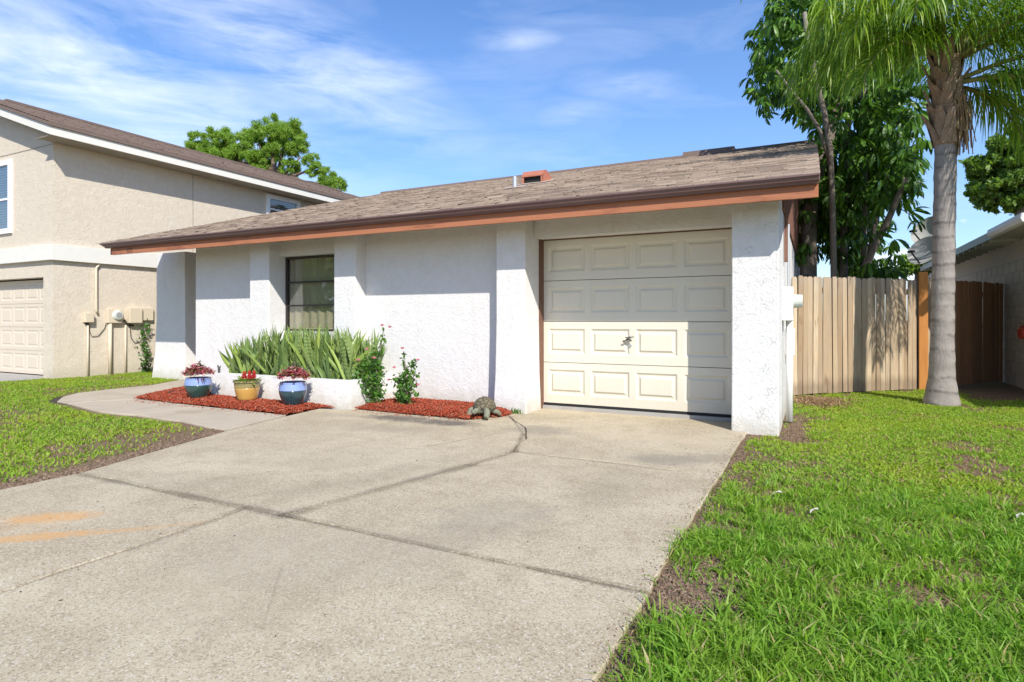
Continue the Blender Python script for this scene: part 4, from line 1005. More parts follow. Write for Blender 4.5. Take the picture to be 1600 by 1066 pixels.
for e in ells:
    for k in range(int(1050*e[4]/tw)):
        a_ = r_.uniform(0, 2*math.pi); q = math.sqrt(r_.random()); u = e[0]+e[2]*q*math.cos(a_); v = e[1]+e[3]*q*math.sin(a_)
        if u < 1288 and v > 205 and r_.random() < .6: continue
        placed.append((PY(u, v, r_.uniform(11.8, 14.6)), r_.uniform(.6, 1.2), r_.uniform(0, 6.3), r_.gauss(0, .45), r_.gauss(0, .45)))
for k in range(420):
    a_ = r_.uniform(0, 6.28); q = math.sqrt(r_.random()); e = r_.choice([(1350, 150, 85, 110), (1335, 270, 60, 80), (1380, 230, 60, 70), (1280, 300, 20, 60), (1330, 360, 40, 50), (1310, 80, 70, 80)])
    placed.append((PY(e[0]+e[2]*q*math.cos(a_), e[1]+e[3]*q*math.sin(a_), r_.uniform(13.2, 15.2)), r_.uniform(.8, 1.3), r_.uniform(0, 6.3), r_.gauss(0, .4), r_.gauss(0, .4)))
placed.append((PY(1424, 330, 12.4), 1.0, 1., -.9, .2)); placed.append((PY(1432, 345, 12.5), .8, 2., .2, .5)); placed.append((PY(1375, 420, 12.2), 1., 1, 0, 0))
placed.sort(key=lambda a: a[0].y)
V = []; F = []
for i, (p, s_, rz, ra, rb_) in enumerate(placed):
    if i < 290: inst(wmesh[i % 5], 'leaf', p, (ra, rb_, rz), (s_,)*3, parent=umb)
    else:
        M = Matrix.Translation(p) @ Matrix.Rotation(rz, 4, 'Z') @ Matrix.Rotation(ra, 4, 'X') @ Matrix.Scale(s_, 4); src = wm[i % 5]; k = len(V)
        V += [tuple(M @ Vector(v_)) for v_ in src.v]; F += [tuple(k+j for j in f_) for f_ in src.f if len(f_) == 4]
npmesh('foliage', V, F, M_UMB, umb, kind='stuff')

# ------------------------------------------------------------------ generic clustered tree
def tree(name, base, trunk_pts, tr0, tr1, clusters, nleaf, size, m, bark, label, limbs=(), flat=.8, shell=.55, asp=.5):
    t_ = thing(name, base, label, 'tree')
    n = len(trunk_pts); MB().tube(trunk_pts, [tr0+(tr1-tr0)*i/(n-1) for i in range(n)], 10).build('trunk', bark, t_, smooth=True)
    for L_ in limbs: MB().tube(L_[0], L_[1], 6).build('limb', bark, t_, smooth=True)
    C = np.array([list(c_) for c_, r__ in clusters]); Rr = np.array([r__ for c_, r__ in clusters]); pr = Rr**2/np.sum(Rr**2)
    idx = RNG.choice(len(C), nleaf, p=pr); d_ = RNG.normal(size=(nleaf, 3)); d_ /= np.linalg.norm(d_, axis=1)[:, None]
    rad = (shell+(1-shell)*RNG.random(nleaf)**.7)*(1+.10*RNG.normal(size=nleaf)); c_ = C[idx]+d_*(rad*Rr[idx])[:, None]*np.array([1, 1, flat])
    a = RNG.normal(size=(nleaf, 3)); a /= np.linalg.norm(a, axis=1)[:, None]; b_ = np.cross(a, RNG.normal(size=(nleaf, 3))); b_ /= np.linalg.norm(b_, axis=1)[:, None]
    s_ = (size*(.6+.8*RNG.random(nleaf)))[:, None]
    V = np.stack([c_-a*s_, c_+b_*s_*asp, c_+a*s_, c_-b_*s_*asp], 1).reshape(-1, 3); F = np.arange(nleaf*4).reshape(-1, 4)
    npmesh('crown', V, F, m, t_); return t_
# pine behind the two houses
YP = 26.
def clus(lst, Y, k, seed, jitter=.5, sub=6):
    rr = random.Random(seed); out = []
    for (u, v, r__) in lst:
        c_ = PY(u, v, Y); rad = r__*k
        for j in range(sub):
            dd = Vector((rr.gauss(0, 1), rr.gauss(0, 1), rr.gauss(0, .8))).normalized(); out.append((c_+dd*rad*jitter*rr.uniform(.6, 1.3), rad*(rr.uniform(.35, .6) if sub < 20 else rr.uniform(.16, .34))))
    return out
tpx = PY(430, 320, YP).length/937*1.02
pc = clus([(312, 222, 20), (340, 215, 24), (330, 240, 22), (352, 240, 26), (375, 220, 30), (400, 235, 28), (378, 250, 26), (420, 212, 30), (446, 208, 28), (462, 225, 20), (440, 235, 24), (410, 262, 22), (452, 262, 16), (486, 252, 13), (495, 265, 13), (512, 278, 15), (528, 290, 14), (300, 236, 18), (395, 280, 18)], YP, tpx*1.0, 3, .72, 26)
pb = PY(425, 330, YP); pb.z = 0
lim = []
for (u, v) in ((350, 235), (380, 225), (446, 215), (470, 245), (495, 262), (525, 290), (330, 230), (405, 225)):
    q = PY(u, v, YP); s_ = PY(428, 290-.25*abs(u-428), YP); lim.append(([s_, s_.lerp(q, .5)+Vector((0, 0, -.25)), q], [.14, .09, .04]))
tree('pine_tree', pb, [pb, PY(426, 330, YP), PY(430, 280, YP), PY(425, 225, YP)], .3, .12, pc, 70000, .15, M_PINE, M_PINEBARK, 'round topped green pine tree behind the tan house roof', lim, .85, .05, .11)
# oak at right, beyond the beige house
YO = 24.; ok = PY(1575, 300, YO).length/937
oc = clus([(1545, 262, 30), (1575, 245, 30), (1605, 240, 32), (1635, 250, 34), (1560, 290, 26), (1590, 280, 30), (1625, 290, 34), (1530, 300, 14), (1548, 312, 16), (1585, 315, 18), (1670, 280, 40)], YO, ok, 8, .8, 22)
ob = PY(1600, 330, YO); ob.z = 0
tree('oak_tree', ob, [ob, PY(1600, 380, YO), PY(1595, 310, YO), PY(1600, 260, YO)], .28, .12, oc, 30000, .09, M_OAK, M_BARK, 'spreading oak tree beyond the beige house roof at the right edge',
     [([PY(1597, 330, YO), PY(1570, 318, YO), PY(1535, 305, YO)], [.1, .07, .03]), ([PY(1597, 320, YO), PY(1580, 290, YO), PY(1560, 260, YO)], [.1, .07, .03])])
sb = PY(1432, 425, 20.); sbz = sb.copy(); sbz.z = 0; k2 = sb.length/937
tree('small_tree', sbz, [sbz, PY(1433, 440, 20), PY(1434, 415, 20)], .1, .05, clus([(1425, 412, 13), (1440, 418, 13), (1448, 400, 12), (1418, 420, 8)], 20., k2, 9, .6, 5), 2500, .10, M_OAK, M_BARK, 'small dark tree visible below the satellite dishes behind the fence', (), .9, .4)
bb = PY(1335, 425, 17.); bbz = bb.copy(); bbz.z = 0; k3 = bb.length/937
tree('feathery_bush', bbz, [bbz, PY(1335, 440, 17.), PY(1335, 415, 17.)], .08, .04, clus([(1330, 418, 18), (1342, 410, 15), (1325, 432, 16), (1350, 430, 14)], 17., k3, 10, .6, 6), 3500, .06, M_BUSH, M_BARK, 'pale feathery bush top showing over the fence below the umbrella tree', (), 1., .3)
def streettree(x, y, label, seed):
    rr = random.Random(seed); cl_ = [((x+rr.gauss(0, 2.4), y+rr.gauss(0, 2.0), 4.6+rr.gauss(0, 1.3)), rr.uniform(1.1, 1.9)) for _ in range(22)]
    tree('street_tree', (x, y, 0), [Vector((x, y, 0)), Vector((x, y, 2.2)), Vector((x+.2, y, 4.2))], .25, .12, cl_, 6000, .2, M_OAK, M_BARK, label)
streettree(-27, -12, 'street tree across the road, mirrored in the window, left one', 1); streettree(-35, -17, 'street tree across the road further along to the left', 2)
streettree(-20, -21, 'street tree across the road nearest to facing the garage', 3)

# ------------------------------------------------------------------ SNAKE PLANTS
spt = thing('snake_plant', (-6.35, 6.1, .3), 'dense row of tall banded snake plants filling the white planter', 'snake plant')
def snakeleaf(seed, L, w_):
    rr = random.Random(seed); mb = MB(); n = 7; tw_ = rr.uniform(-1.2, 1.2); lean = rr.uniform(-.12, .2); cx = 0
    for i in range(n+1):
        s = i/n; wv = w_*(.55+.75*math.sin(math.pi*min(1, s*.78+.18)))*(1 if s < .72 else max(.02, (1-s)/.28)**.8); a_ = tw_*s; z = L*s; bx_ = lean*L*s*s
        c_ = Vector((bx_, 0, z)); sd = Vector((math.cos(a_), math.sin(a_), 0))*wv; nn = Vector((-math.sin(a_), math.cos(a_), 0))*wv*.55
        mb.v += [tuple(c_-sd+nn), tuple(c_), tuple(c_+sd+nn)]
    for i in range(n): b0 = 3*i; mb.f += [(b0, b0+1, b0+4, b0+3), (b0+1, b0+2, b0+5, b0+4)]
    return mb
slb = [snakeleaf(i, 1., .022+.006*(i % 3)) for i in range(15)]
sl_m = [q.mesh('leaf', M_SNAKEY if i % 5 == 0 else M_SNAKE, smooth=True) for i, q in enumerate(slb)]
SV = {0: ([], []), 1: ([], [])}
r_ = random.Random(12)
for i in range(900):
    x = -7.46+2.2*r_.random(); y = 5.86+.62*r_.random()**1.1
    L = r_.uniform(.34, .60)
    cxr = (x+7.46)/2.2
    L *= .78+.58*math.sin(math.pi*min(1, max(0, .08+cxr*.72)))
    if r_.random() < .14 and cxr > .12: L = r_.uniform(.62, .80)
    lx = r_.gauss(0, .21)+(-.30 if cxr < .12 else 0); ly = r_.gauss(.12, .20)
    if r_.random() < .10: lx = r_.choice((-1, 1))*r_.uniform(.5, .9); L *= .9
    s_ = L; ws = r_.uniform(.45, .95)
    rot_ = (ly, lx, r_.uniform(0, 6.28) if abs(lx) < .4 else 0); qi = r_.randrange(15)
    if i < 290: inst(sl_m[qi], 'leaf', (x, y-.0, PZ-.05), rot_, (ws, ws, s_), parent=spt)
    else:
        from mathutils import Euler
        M_ = Matrix.Translation((x, y, PZ-.05)) @ Euler(rot_).to_matrix().to_4x4() @ Matrix.Diagonal((ws, ws, s_*.92, 1)); VV, FF = SV[0 if qi % 5 else 1]; k0 = len(VV)
        VV += [tuple(M_ @ Vector(v_)) for v_ in slb[qi].v]; FF += [tuple(k0+j for j in f_) for f_ in slb[qi].f]
npmesh('rear_leaves', SV[0][0], SV[0][1], M_SNAKES, spt, kind='stuff'); npmesh('rear_yellow_leaves', SV[1][0], SV[1][1], M_SNAKEYS, spt, kind='stuff')
mb = MB()
MB().tube([(-7.57, 5.74, PZ-.005), (-7.565, 5.74, PZ+.05), (-7.59, 5.735, PZ+.11)], [.016, .018, .008], 8).tube([(-7.565, 5.74, PZ+.05), (-7.53, 5.735, PZ+.10)], [.012, .006], 6).build('garden_ornament', M_STEEL, thing('garden_ornament', (-7.57, 5.74, PZ), 'tiny dark figure standing on the left end of the planter wall', 'ornament'))

# ------------------------------------------------------------------ ROSE BUSHES
def rose(base, hts, nleaf, spread, flowers, label, seed):
    t_ = thing('rose_bush', base, label, 'rose bush', 'rose bushes against the white wall'); rr = random.Random(seed); B = Vector(base); sm = MB(); V = []; F = []; cc = []
    for (dx, dy, h_, dens, sp) in hts:
        tip = B+Vector((dx, dy, h_)); mid = B.lerp(tip, .5)+Vector((rr.gauss(0, .03), rr.gauss(0, .02), 0)); st_ = B+Vector((rr.gauss(0, .02), rr.gauss(0, .02), 0))
        P_ = [st_, st_.lerp(mid, .5), mid, mid.lerp(tip, .5), tip]; sm.tube(P_, [.011, .010, .008, .006, .003], 6)
        for k in range(int(nleaf*dens)):
            f_ = .22+.78*rr.random(); i_ = f_*4; i0 = min(3, int(i_)); p = P_[i0].lerp(P_[i0+1], i_-i0); w_ = sp*(1-.55*abs(f_-.5)*2)
            cc.append((p.x+rr.gauss(0, w_), p.y+rr.gauss(0, w_*.6), p.z+rr.gauss(0, w_*.6)))
    sm.build('stems', M_BARK, t_)
    leafquads(cc, .030, V, F, .3); npmesh('foliage', V, F, M_ROSE, t_, kind='stuff')
    for (dx, dy, z) in flowers:
        c_ = B+Vector((dx, dy, z)); fm = MB()
        for lay, (rr_, nn_) in enumerate(((.012, 5), (.020, 6), (.026, 7))):
            for k in range(nn_):
                a_ = 2*math.pi*k/nn_+lay*.5; o_ = Vector((math.cos(a_), math.sin(a_), 0)); sd = Vector((-o_.y, o_.x, 0)); z0 = Vector((0, 0, 1))
                fm.ribbon([c_+o_*.004, c_+o_*rr_*.8+z0*.014, c_+o_*(rr_*1.15)+z0*(.026-lay*.008)], [sd*.005, sd*.013, sd*.009])
        fm.build('flower', M_PETAL, t_)
rose((-4.86, 5.90, .0), [(-.20, .05, .62, 1.3, .085), (-.28, .0, .52, 1.0, .08), (-.12, .1, .70, 1.2, .08), (.02, .1, .98, .55, .035), (-.02, 0, .58, 1., .07), (-.10, -.05, .42, .9, .09), (.0, .08, .85, .35, .04)], 130, .1,
     [(.0, .1, 1.02), (.12, .1, 1.0), (-.16, .0, .72), (-.30, 0, .58), (.02, -.08, .62)], 'taller rose bush with pink blooms at the right end of the planter', 1)
rose((-4.50, 5.98, .0), [(-.02, .0, .70, .6, .05), (.10, .05, .60, .9, .06), (.16, 0, .45, .8, .06), (-.10, 0, .40, 1.1, .07), (.03, -.03, .42, 1.2, .08), (-.02, .05, .55, .9, .06)], 95, .1,
     [(-.03, 0, .74), (-.14, -.02, .50), (-.24, 0, .34), (.20, 0, .30), (.18, .03, .60)], 'shorter rose bush with pink blooms standing alone right of the planter', 2)

# ------------------------------------------------------------------ POTS
def pot(c_, rt, rb_, h_, label, kind, seed):
    t_ = thing('potted_plant', c_, label, 'potted plant', 'glazed pots on the red mulch'); c_ = Vector(c_); rr = random.Random(seed); n = 36
    z0 = .018
    if kind != 'gold':
        pf = lambda z: rb_+(rt-rb_)*math.sin(min(1, z/h_*1.25)*math.pi/2)*1.0+.012*math.sin(math.pi*z/h_)-(.008 if z > h_*.93 else 0)
        zs = [h_*i/14 for i in range(15)]; zb = h_*.70
        lo = [(pf(z), z+z0) for z in zs if z <= zb]; lo.append((pf(zb), zb+z0)); hi = [(pf(zb)+.0015, zb+z0-.004), (pf(zb)+.002, zb+z0)]+[(pf(z)+.0015, z+z0) for z in zs if z > zb]
        MB().lathe(lo, c_, n).build('pot', M_TEAL if kind == 'teal' else M_NAVY, t_, smooth=True)
        rtt = hi[-1][0]
        MB().lathe(hi+[(rtt+.006, h_+z0+.008), (rtt+.002, h_+z0+.016), (rtt-.018, h_+z0+.014), (rtt-.03, h_+z0-.03)], c_, n, False).build('rim_band', M_BLUE, t_, smooth=True)
        MB().lathe([(rb_+.035, 0), (rb_+.055, .018), (rb_+.050, .018), (rb_+.03, .008)], c_, n).build('saucer', M_SAUCERB, t_)
    else:
        pf = lambda z: rb_+(rt-rb_)*(z/h_)**.75+.010*math.sin(math.pi*z/h_)
        zs = [h_*i/12 for i in range(13)]; zb = h_*.66
        MB().lathe([(pf(z), z+z0) for z in zs if z <= zb]+[(pf(zb), zb+z0)], c_, n).build('pot', M_GOLD, t_, smooth=True)
        rtt = pf(h_)
        MB().lathe([(pf(zb)+.001, zb+z0-.003)]+[(pf(z)+.001, z+z0) for z in zs if z > zb][:-1]+[(rtt, h_+z0-.02), (rtt+.014, h_+z0-.018), (rtt+.016, h_+z0+.006), (rtt-.012, h_+z0+.006), (rtt-.02, h_+z0-.03)], c_, n, False).build('rim_band', M_OLIVE, t_)
        bd = MB()
        for k in range(44):
            a_ = 2*math.pi*k/44; rr2 = pf(h_*.72)+.002; o_ = Vector((math.cos(a_), math.sin(a_), 0)); bd.ellipsoid(c_+o_*rr2+Vector((0, 0, h_*.72+z0)), (.004, .004, .009), 6, 4)
        bd.build('relief_beads', M_GOLD, t_, kind='stuff')
        MB().lathe([(rb_+.045, 0), (rb_+.065, .022), (rb_+.058, .022), (rb_+.04, .008)], c_, n).build('saucer', M_SAUCER, t_)
    MB().lathe([(.001, h_+z0-.03), (rt-.03, h_+z0-.03)], c_, 20, False).build('potting_soil', M_DIRT, t_)
    topc = c_+Vector((0, 0, h_+z0-.02))
    def sprig(mb, p, d_, L_, w_, sag=.5):
        d_ = d_.normalized(); P_ = []; W = []; sd = d_.cross(Vector((0, 0, 1)))
        if sd.length < .05: sd = Vector((1, 0, 0))
        sd.normalize()
        for wv in (.3, 1., .85, .1): P_.append(p.copy()); W.append(sd*wv*w_); d_ = (d_+Vector((0, 0, -sag*.5))).normalized(); p = p+d_*L_/3
        mb.ribbon(P_, W)
    if kind != 'gold':
        a1, a2, a3 = MB(), MB(), MB()
        for k in range(120):
            a_ = rr.uniform(0, 6.28); q = math.sqrt(rr.random()); tip = topc+Vector((math.cos(a_)*q*(rt+.025), math.sin(a_)*q*(rt+.025), .03+.17*(1-q*q*.6)*rr.uniform(.6, 1.1)))
            for j in range(8):
                b2 = rr.uniform(0, 6.28); dd = Vector((math.cos(b2), math.sin(b2), rr.uniform(-.15, .9))); mm = a1 if rr.random() < .74 else (a2 if rr.random() < .6 else a3)
                sprig(mm, tip, dd, rr.uniform(.05, .09), .010, .3)
        for k in range(6):
            a_ = rr.uniform(0, 6.28); sprig(a2, topc+Vector((math.cos(a_)*rt*.95, math.sin(a_)*rt*.95, .04)), Vector((math.cos(a_), math.sin(a_), -.2)), .08, .008, .7)
        for k in range(7):
            b2 = rr.uniform(0, 6.28); sprig(a2, topc+Vector((.02, 0, .24)), Vector((math.cos(b2), math.sin(b2), rr.uniform(.1, .8))), .07, .008, .2)
        a1.build('pink_foliage', M_CROTON, t_, kind='stuff'); a2.build('dark_foliage', M_CROTOND, t_, kind='stuff'); a3.build('pale_foliage', M_LIME, t_, kind='stuff')
    else:
        lf = MB()
        for k in range(90):
            a_ = rr.uniform(0, 6.28); q = math.sqrt(rr.random()); p = topc+Vector((math.cos(a_)*q*rt*.85, math.sin(a_)*q*rt*.85, rr.uniform(-.01, .04)))
            sprig(lf, p, Vector((math.cos(a_)*.8, math.sin(a_)*.8, rr.uniform(.2, 1.1))), rr.uniform(.06, .10), .015, .5)
        lf.build('foliage', M_LIME, t_, kind='stuff')
        for k in range(8):
            a_ = rr.uniform(0, 6.28); q = rr.uniform(.15, .75); p = topc+Vector((math.cos(a_)*q*rt, math.sin(a_)*q*rt, .05)); pm_ = MB(); hh = rr.uniform(.07, .11)
            for i in range(60):
                s = rr.random(); w_ = .022*(1-s)+.003; pm_.ellipsoid(p+Vector((rr.gauss(0, w_*.6), rr.gauss(0, w_*.6), s*hh)), (.006, .006, .009), 5, 3)
            pm_.build('flower_plume', M_CELOS, t_)
pot((-7.40, 5.30, .04), .160, .105, .25, 'blue rimmed dark green glazed pot of pink foliage, left of the gold pot', 'teal', 1)
pot((-6.60, 5.42, .04), .158, .11, .25, 'gold and olive glazed pot with red plume flowers', 'gold', 2)
pot((-5.72, 5.36, .04), .155, .10, .265, 'blue rimmed pot of pink foliage nearest the planter corner, right of the gold pot', 'navy', 3)
tr_ = MB(); 
tr_.lathe([(.31, 0), (.36, .05), (.335, .05), (.29, .015)], (0, 0, 0), 36)
for i, v_ in enumerate(tr_.v): tr_.v[i] = (-7.98+v_[0]*1.0, 5.62+v_[1]*.75, .02+v_[2])
tr_.build('plastic_tray', M_BLACK, label='black oval plastic tray sunk in the mulch behind the left pot', cat='tray')

# ------------------------------------------------------------------ MULCH
def inpoly(P, poly):
    x, y = P[:, 0], P[:, 1]; c_ = np.zeros(len(P), bool); n = len(poly)
    for i in range(n):
        x0, y0 = poly[i]; x1, y1 = poly[(i+1) % n]
        cond = ((y0 > y) != (y1 > y)) & (x < (x1-x0)*(y-y0)/((y1-y0) if y1 != y0 else 1e-9)+x0); c_ ^= cond
    return c_
def mulch(poly, n_, label, hump=.035, seed=1):
    A = np.array(poly); x0, y0 = A.min(0); x1, y1 = A.max(0)
    def hgt(P):
        P = np.asarray(P)
        dmin = np.full(len(P), 9.)
        for i in range(len(poly)):
            a, b_ = A[i], A[(i+1) % len(poly)]; ab = b_-a; t = np.clip(((P-a)@ab)/(ab@ab), 0, 1); dmin = np.minimum(dmin, np.linalg.norm(P-(a+t[:, None]*ab), axis=1))
        return .006+hump*np.clip(dmin/.12, 0, 1)+.010*vnoise(P, 6, seed)*np.clip(dmin/.05, 0, 1)
    g = .03; gx = np.arange(x0-g, x1+g, g); gy_ = np.arange(y0-g, y1+g, g); X, Y = np.meshgrid(gx, gy_); P = np.stack([X.ravel(), Y.ravel()], 1); ins = inpoly(P, poly).reshape(X.shape)
    Z = hgt(P); V = np.column_stack([P, Z+.0]); F = []
    for j in range(X.shape[0]-1):
        for i in range(X.shape[1]-1):
            if ins[j, i] and ins[j, i+1] and ins[j+1, i] and ins[j+1, i+1]: a = j*X.shape[1]+i; F.append((a, a+1, a+1+X.shape[1], a+X.shape[1]))
    bed = npmesh('mulch_bed', V, F, M_MULCHB, None, True, kind='structure', label=label)
    P = np.column_stack([RNG.uniform(x0, x1, n_*2), RNG.uniform(y0, y1, n_*2)]); P = P[inpoly(P, poly)][:n_]; m_ = len(P); hz_ = hgt(P); P = P+RNG.normal(0, .014, P.shape)
    c_ = np.column_stack([P, hz_+.004+.010*RNG.random(m_)])
    d_ = RNG.normal(size=(m_, 3)); d_[:, 2] *= .5; d_ /= np.linalg.norm(d_, axis=1)[:, None]; s_ = np.cross(d_, [0, 0, 1.]); s_ /= np.linalg.norm(s_, axis=1)[:, None]; u_ = np.cross(s_, d_)
    L = (.010+.018*RNG.random(m_))[:, None]; w_ = (.003+.004*RNG.random(m_))[:, None]
    V = np.stack([c_-d_*L-s_*w_, c_-d_*L+s_*w_, c_+d_*L+s_*w_*.6, c_+d_*L-s_*w_*.6, c_-d_*L*.7+u_*w_, c_+d_*L*.7+u_*w_], 1).reshape(-1, 3)
    b_ = np.arange(m_)[:, None]*6
    F = np.concatenate([b_+np.array(q) for q in ((0, 4, 5, 3), (1, 2, 5, 4), (0, 1, 4, 4), (2, 3, 5, 5))], 0)
    F = F[:2*m_]
    npmesh('mulch_chips', V, F, M_MULCH, None, label='loose red chips on '+label, kind='stuff')
mulch([(-8.42, 5.07), (-5.41, 5.00), (-5.47, 5.58), (-5.3, 5.66), (-7.66, 5.68), (-7.66, 6.55), (-9.1, 6.55), (-8.80, 5.8)], 17000, 'the red mulch bed in front of the planter')
mulch([(-5.02, 5.70), (-4.3, 5.66), (-3.38, 5.64), (-3.12, 6.08), (-3.20, 6.33), (-3.42, 6.33), (-3.46, 6.57), (-5.06, 6.57)], 11000, 'the red mulch strip along the main wall', .045, 2)

# ------------------------------------------------------------------ TURTLE
tc_ = Vector((-3.30, 5.84, .03)); tt = thing('turtle_statue', tc_, 'grey green turtle statue at the right end of the red mulch', 'statue')
tb = MB(); fw = (IR*-.55-IF*.83); fw = Vector((fw.x, fw.y, 0)).normalized(); sd = Vector((-fw.y, fw.x, 0))
def at(f_, s_, z): return tc_+fw*f_+sd*s_+Vector((0, 0, z))
rotm = Matrix((fw, sd, Vector((0, 0, 1)))).transposed()
tb.ellipsoid(at(0, 0, .07), (.12, .10, .045), 16, 8, rotm)
tb.tube([at(.08, 0, .06), at(.13, 0, .075), at(.16, 0, .07)], [.035, .03, .03], 10).ellipsoid(at(.175, 0, .062), (.042, .030, .028), 12, 8, rotm)
for s_ in (-1, 1):
    tb.tube([at(.06, s_*.07, .08), at(.09, s_*.11, .06), at(.11, s_*.12, .02), at(.13, s_*.12, .0)], [.034, .036, .034, .030], 10)
    tb.tube([at(-.07, s_*.07, .05), at(-.11, s_*.11, .035), at(-.14, s_*.13, .0)], [.03, .028, .02], 8)
bo = tb.build('body', M_STONE, tt, smooth=True); rmd = bo.modifiers.new('remesh', 'REMESH'); rmd.mode = 'VOXEL'; rmd.voxel_size = .008; rmd.use_smooth_shade = True
sh_ = MB(); NR, NA = 9, 26
for i in range(NR+1):
    th_ = (math.pi/2)*i/NR*1.06
    for j in range(NA):
        a_ = 2*math.pi*j/NA; rr_ = math.sin(th_); bump_ = 1+.018*math.cos(a_*8)*rr_+.02*math.sin(i*2.2)
        sh_.v.append(tuple(at(.140*rr_*math.cos(a_)*bump_-.01, .125*rr_*math.sin(a_)*bump_, .085+.125*math.cos(th_)*bump_+(.008 if i >= NR-1 else 0))))
for i in range(NR):
    for j in range(NA): a_ = i*NA+j; b_ = i*NA+(j+1) % NA; sh_.f.append((a_, a_+NA, b_+NA, b_))
so_ = sh_.build('shell', M_SHELL, tt, smooth=True); sd_m = so_.modifiers.new('solid', 'SOLIDIFY'); sd_m.thickness = .012
for s_ in (-1, 1): MB().ellipsoid(at(.195, s_*.024, .075), (.005, .005, .005), 8, 6).build('eye', M_BLACK, tt)

# ------------------------------------------------------------------ small weeds, litter
wd = thing('weed', (-3.08, 6.27, 0), 'small dark weed at the foot of the pilaster left of the garage', 'weed')
mb = MB()
for k in range(16):
    a_ = random.uniform(0, 6.28); d_ = Vector((math.cos(a_)*.5, math.sin(a_)*.3, 1)).normalized(); p = Vector((-3.12+random.uniform(-.14, .08), 6.29+random.uniform(-.02, .02), 0)); L = random.uniform(.02, .09)
    mb.ribbon([p, p+d_*L*.6, p+d_*L+Vector((.01, 0, -.01))], [Vector((.004, 0, 0)), Vector((.009, 0, 0)), Vector((.002, 0, 0))])
mb.build('leaves', M_VINE, wd)
for (u, v, L, a_, lb) in [(1215, 768, .060, .1, 'white scrap of litter in the grass nearest the driveway edge'), (1272, 795, .07, .5, 'pale scrap of litter half hidden in the grass'), (1594, 803, .05, .2, 'white scrap of litter in the grass at the right edge')]:
    p = PG(u, v, .03); mb = MB(); dv = IR*math.cos(a_)+IF*math.sin(a_)
    mb.ribbon([p-dv*L/2+Vector((0, 0, -.012)), p+Vector((.006, 0, .003)), p+dv*L/2+Vector((0, .01, -.008))], [Vector((0, .012, .006)), Vector((.004, .016, 0)), Vector((0, .009, .004))]); o = mb.build('litter_scrap', M_PAPER, label=lb, cat='litter', bevel=0)
    o.modifiers.new('solid', 'SOLIDIFY').thickness = .002
# debris specks on driveway
V = []; F = []
for k in range(170):
    x = random.uniform(-4.6, -.7); y = random.uniform(1.2, 5.9); a_ = random.uniform(0, 6.28); L = random.uniform(.003, .011); w_ = random.uniform(.002, .004); k0 = len(V)
    c_, s_ = math.cos(a_), math.sin(a_)
    V += [(x-c_*L, y-s_*L, .001), (x-s_*w_, y+c_*w_, .004), (x+c_*L, y+s_*L, .002), (x+s_*w_, y-c_*w_, .001)]; F.append((k0, k0+1, k0+2, k0+3))
npmesh('leaf_debris', V, F, M_DIRT, None, label='dark specks of leaf debris scattered on the driveway', kind='stuff')

# ------------------------------------------------------------------ GRASS
def blades(P, hgt, wid, lean, m, name, label, z0=-.02, segs=2):
    n = len(P); az_ = RNG.uniform(0, 2*np.pi, n); ld = RNG.uniform(0, 2*np.pi, n); ln = np.abs(RNG.normal(lean, lean*.5, n))
    b0 = np.column_stack([P, np.full(n, z0)]); sd = np.column_stack([np.cos(az_), np.sin(az_), np.zeros(n)])*wid[:, None]
    dv = np.column_stack([np.cos(ld), np.sin(ld), np.zeros(n)])
    p1 = b0+dv*(ln*.35*hgt)[:, None]+np.array([0, 0, 1])*(hgt*.55)[:, None]
    drop = np.clip(ln, 0, 1.6)
    p2 = b0+dv*(ln*1.0*hgt)[:, None]+np.array([0, 0, 1])*(hgt*(1-.28*drop))[:, None]
    V = np.stack([b0-sd*.8, b0+sd*.8, p1-sd, p1+sd, p2], 1).reshape(-1, 3)
    k = np.arange(n)[:, None]*5
    F = np.concatenate([k+np.array([0, 1, 3]), k+np.array([0, 3, 2]), k+np.array([2, 3, 4])], 0)
    return npmesh(name, V, F, m, None, label=label, kind='stuff')
def scatter(n, x0, x1, y0, y1, poly=None, patch=None):
    P = np.column_stack([RNG.uniform(x0, x1, n), RNG.uniform(y0, y1, n)])
    if poly is not None: P = P[inpoly(P, poly)]
    if patch is not None: P = P[patch(P)]
    return P
def edge_mask(P):
    e = -.60+.26*np.clip(vnoise(P*[0, 1], 1.7, 7)-.28, 0, 1)+.10*vnoise(P, 9, 8)-.02-RNG.random(len(P))**3*.12
    return P[:, 0] > e
def bare_r(P):
    n = vnoise(P, 1.5, 21, 4); f = vnoise(P, 9, 22, 2)
    bare = (n+.35*(f-.5)) > np.where(P[:, 1] > 5.0, .60, .655)+.05*RNG.normal(size=len(P))
    jit_ = .22*RNG.normal(size=len(P)); dirt = (np.hypot((P[:, 0]-.0)/.55, (P[:, 1]-9.3)/.7) < .7+.5*f+jit_) | (np.hypot((P[:, 0]+.18)/.16, (P[:, 1]-6.7)/1.0) < .6+.7*f+jit_)
    dirt |= np.hypot((P[:, 0]-1.5), (P[:, 1]-9.62)) < .27
    dirt |= (np.hypot((P[:, 0]+.42)/.20, (P[:, 1]-2.55)/.36) < .1+1.3*vnoise(P, 7, 55, 4)+.35*RNG.normal(size=len(P))) & (RNG.random(len(P)) < .93)
    dirt |= (P[:, 0] > 2.0) & (P[:, 1] > 9.9+1.0*f)
    house_ = (P[:, 0] < -.28) & (P[:, 1] > 6.24)
    fence_ = P[:, 1] > 9.95+P[:, 0]
    return edge_mask(P) & ~dirt & ~house_ & ~fence_ & (~bare | (RNG.random(len(P)) < .12))
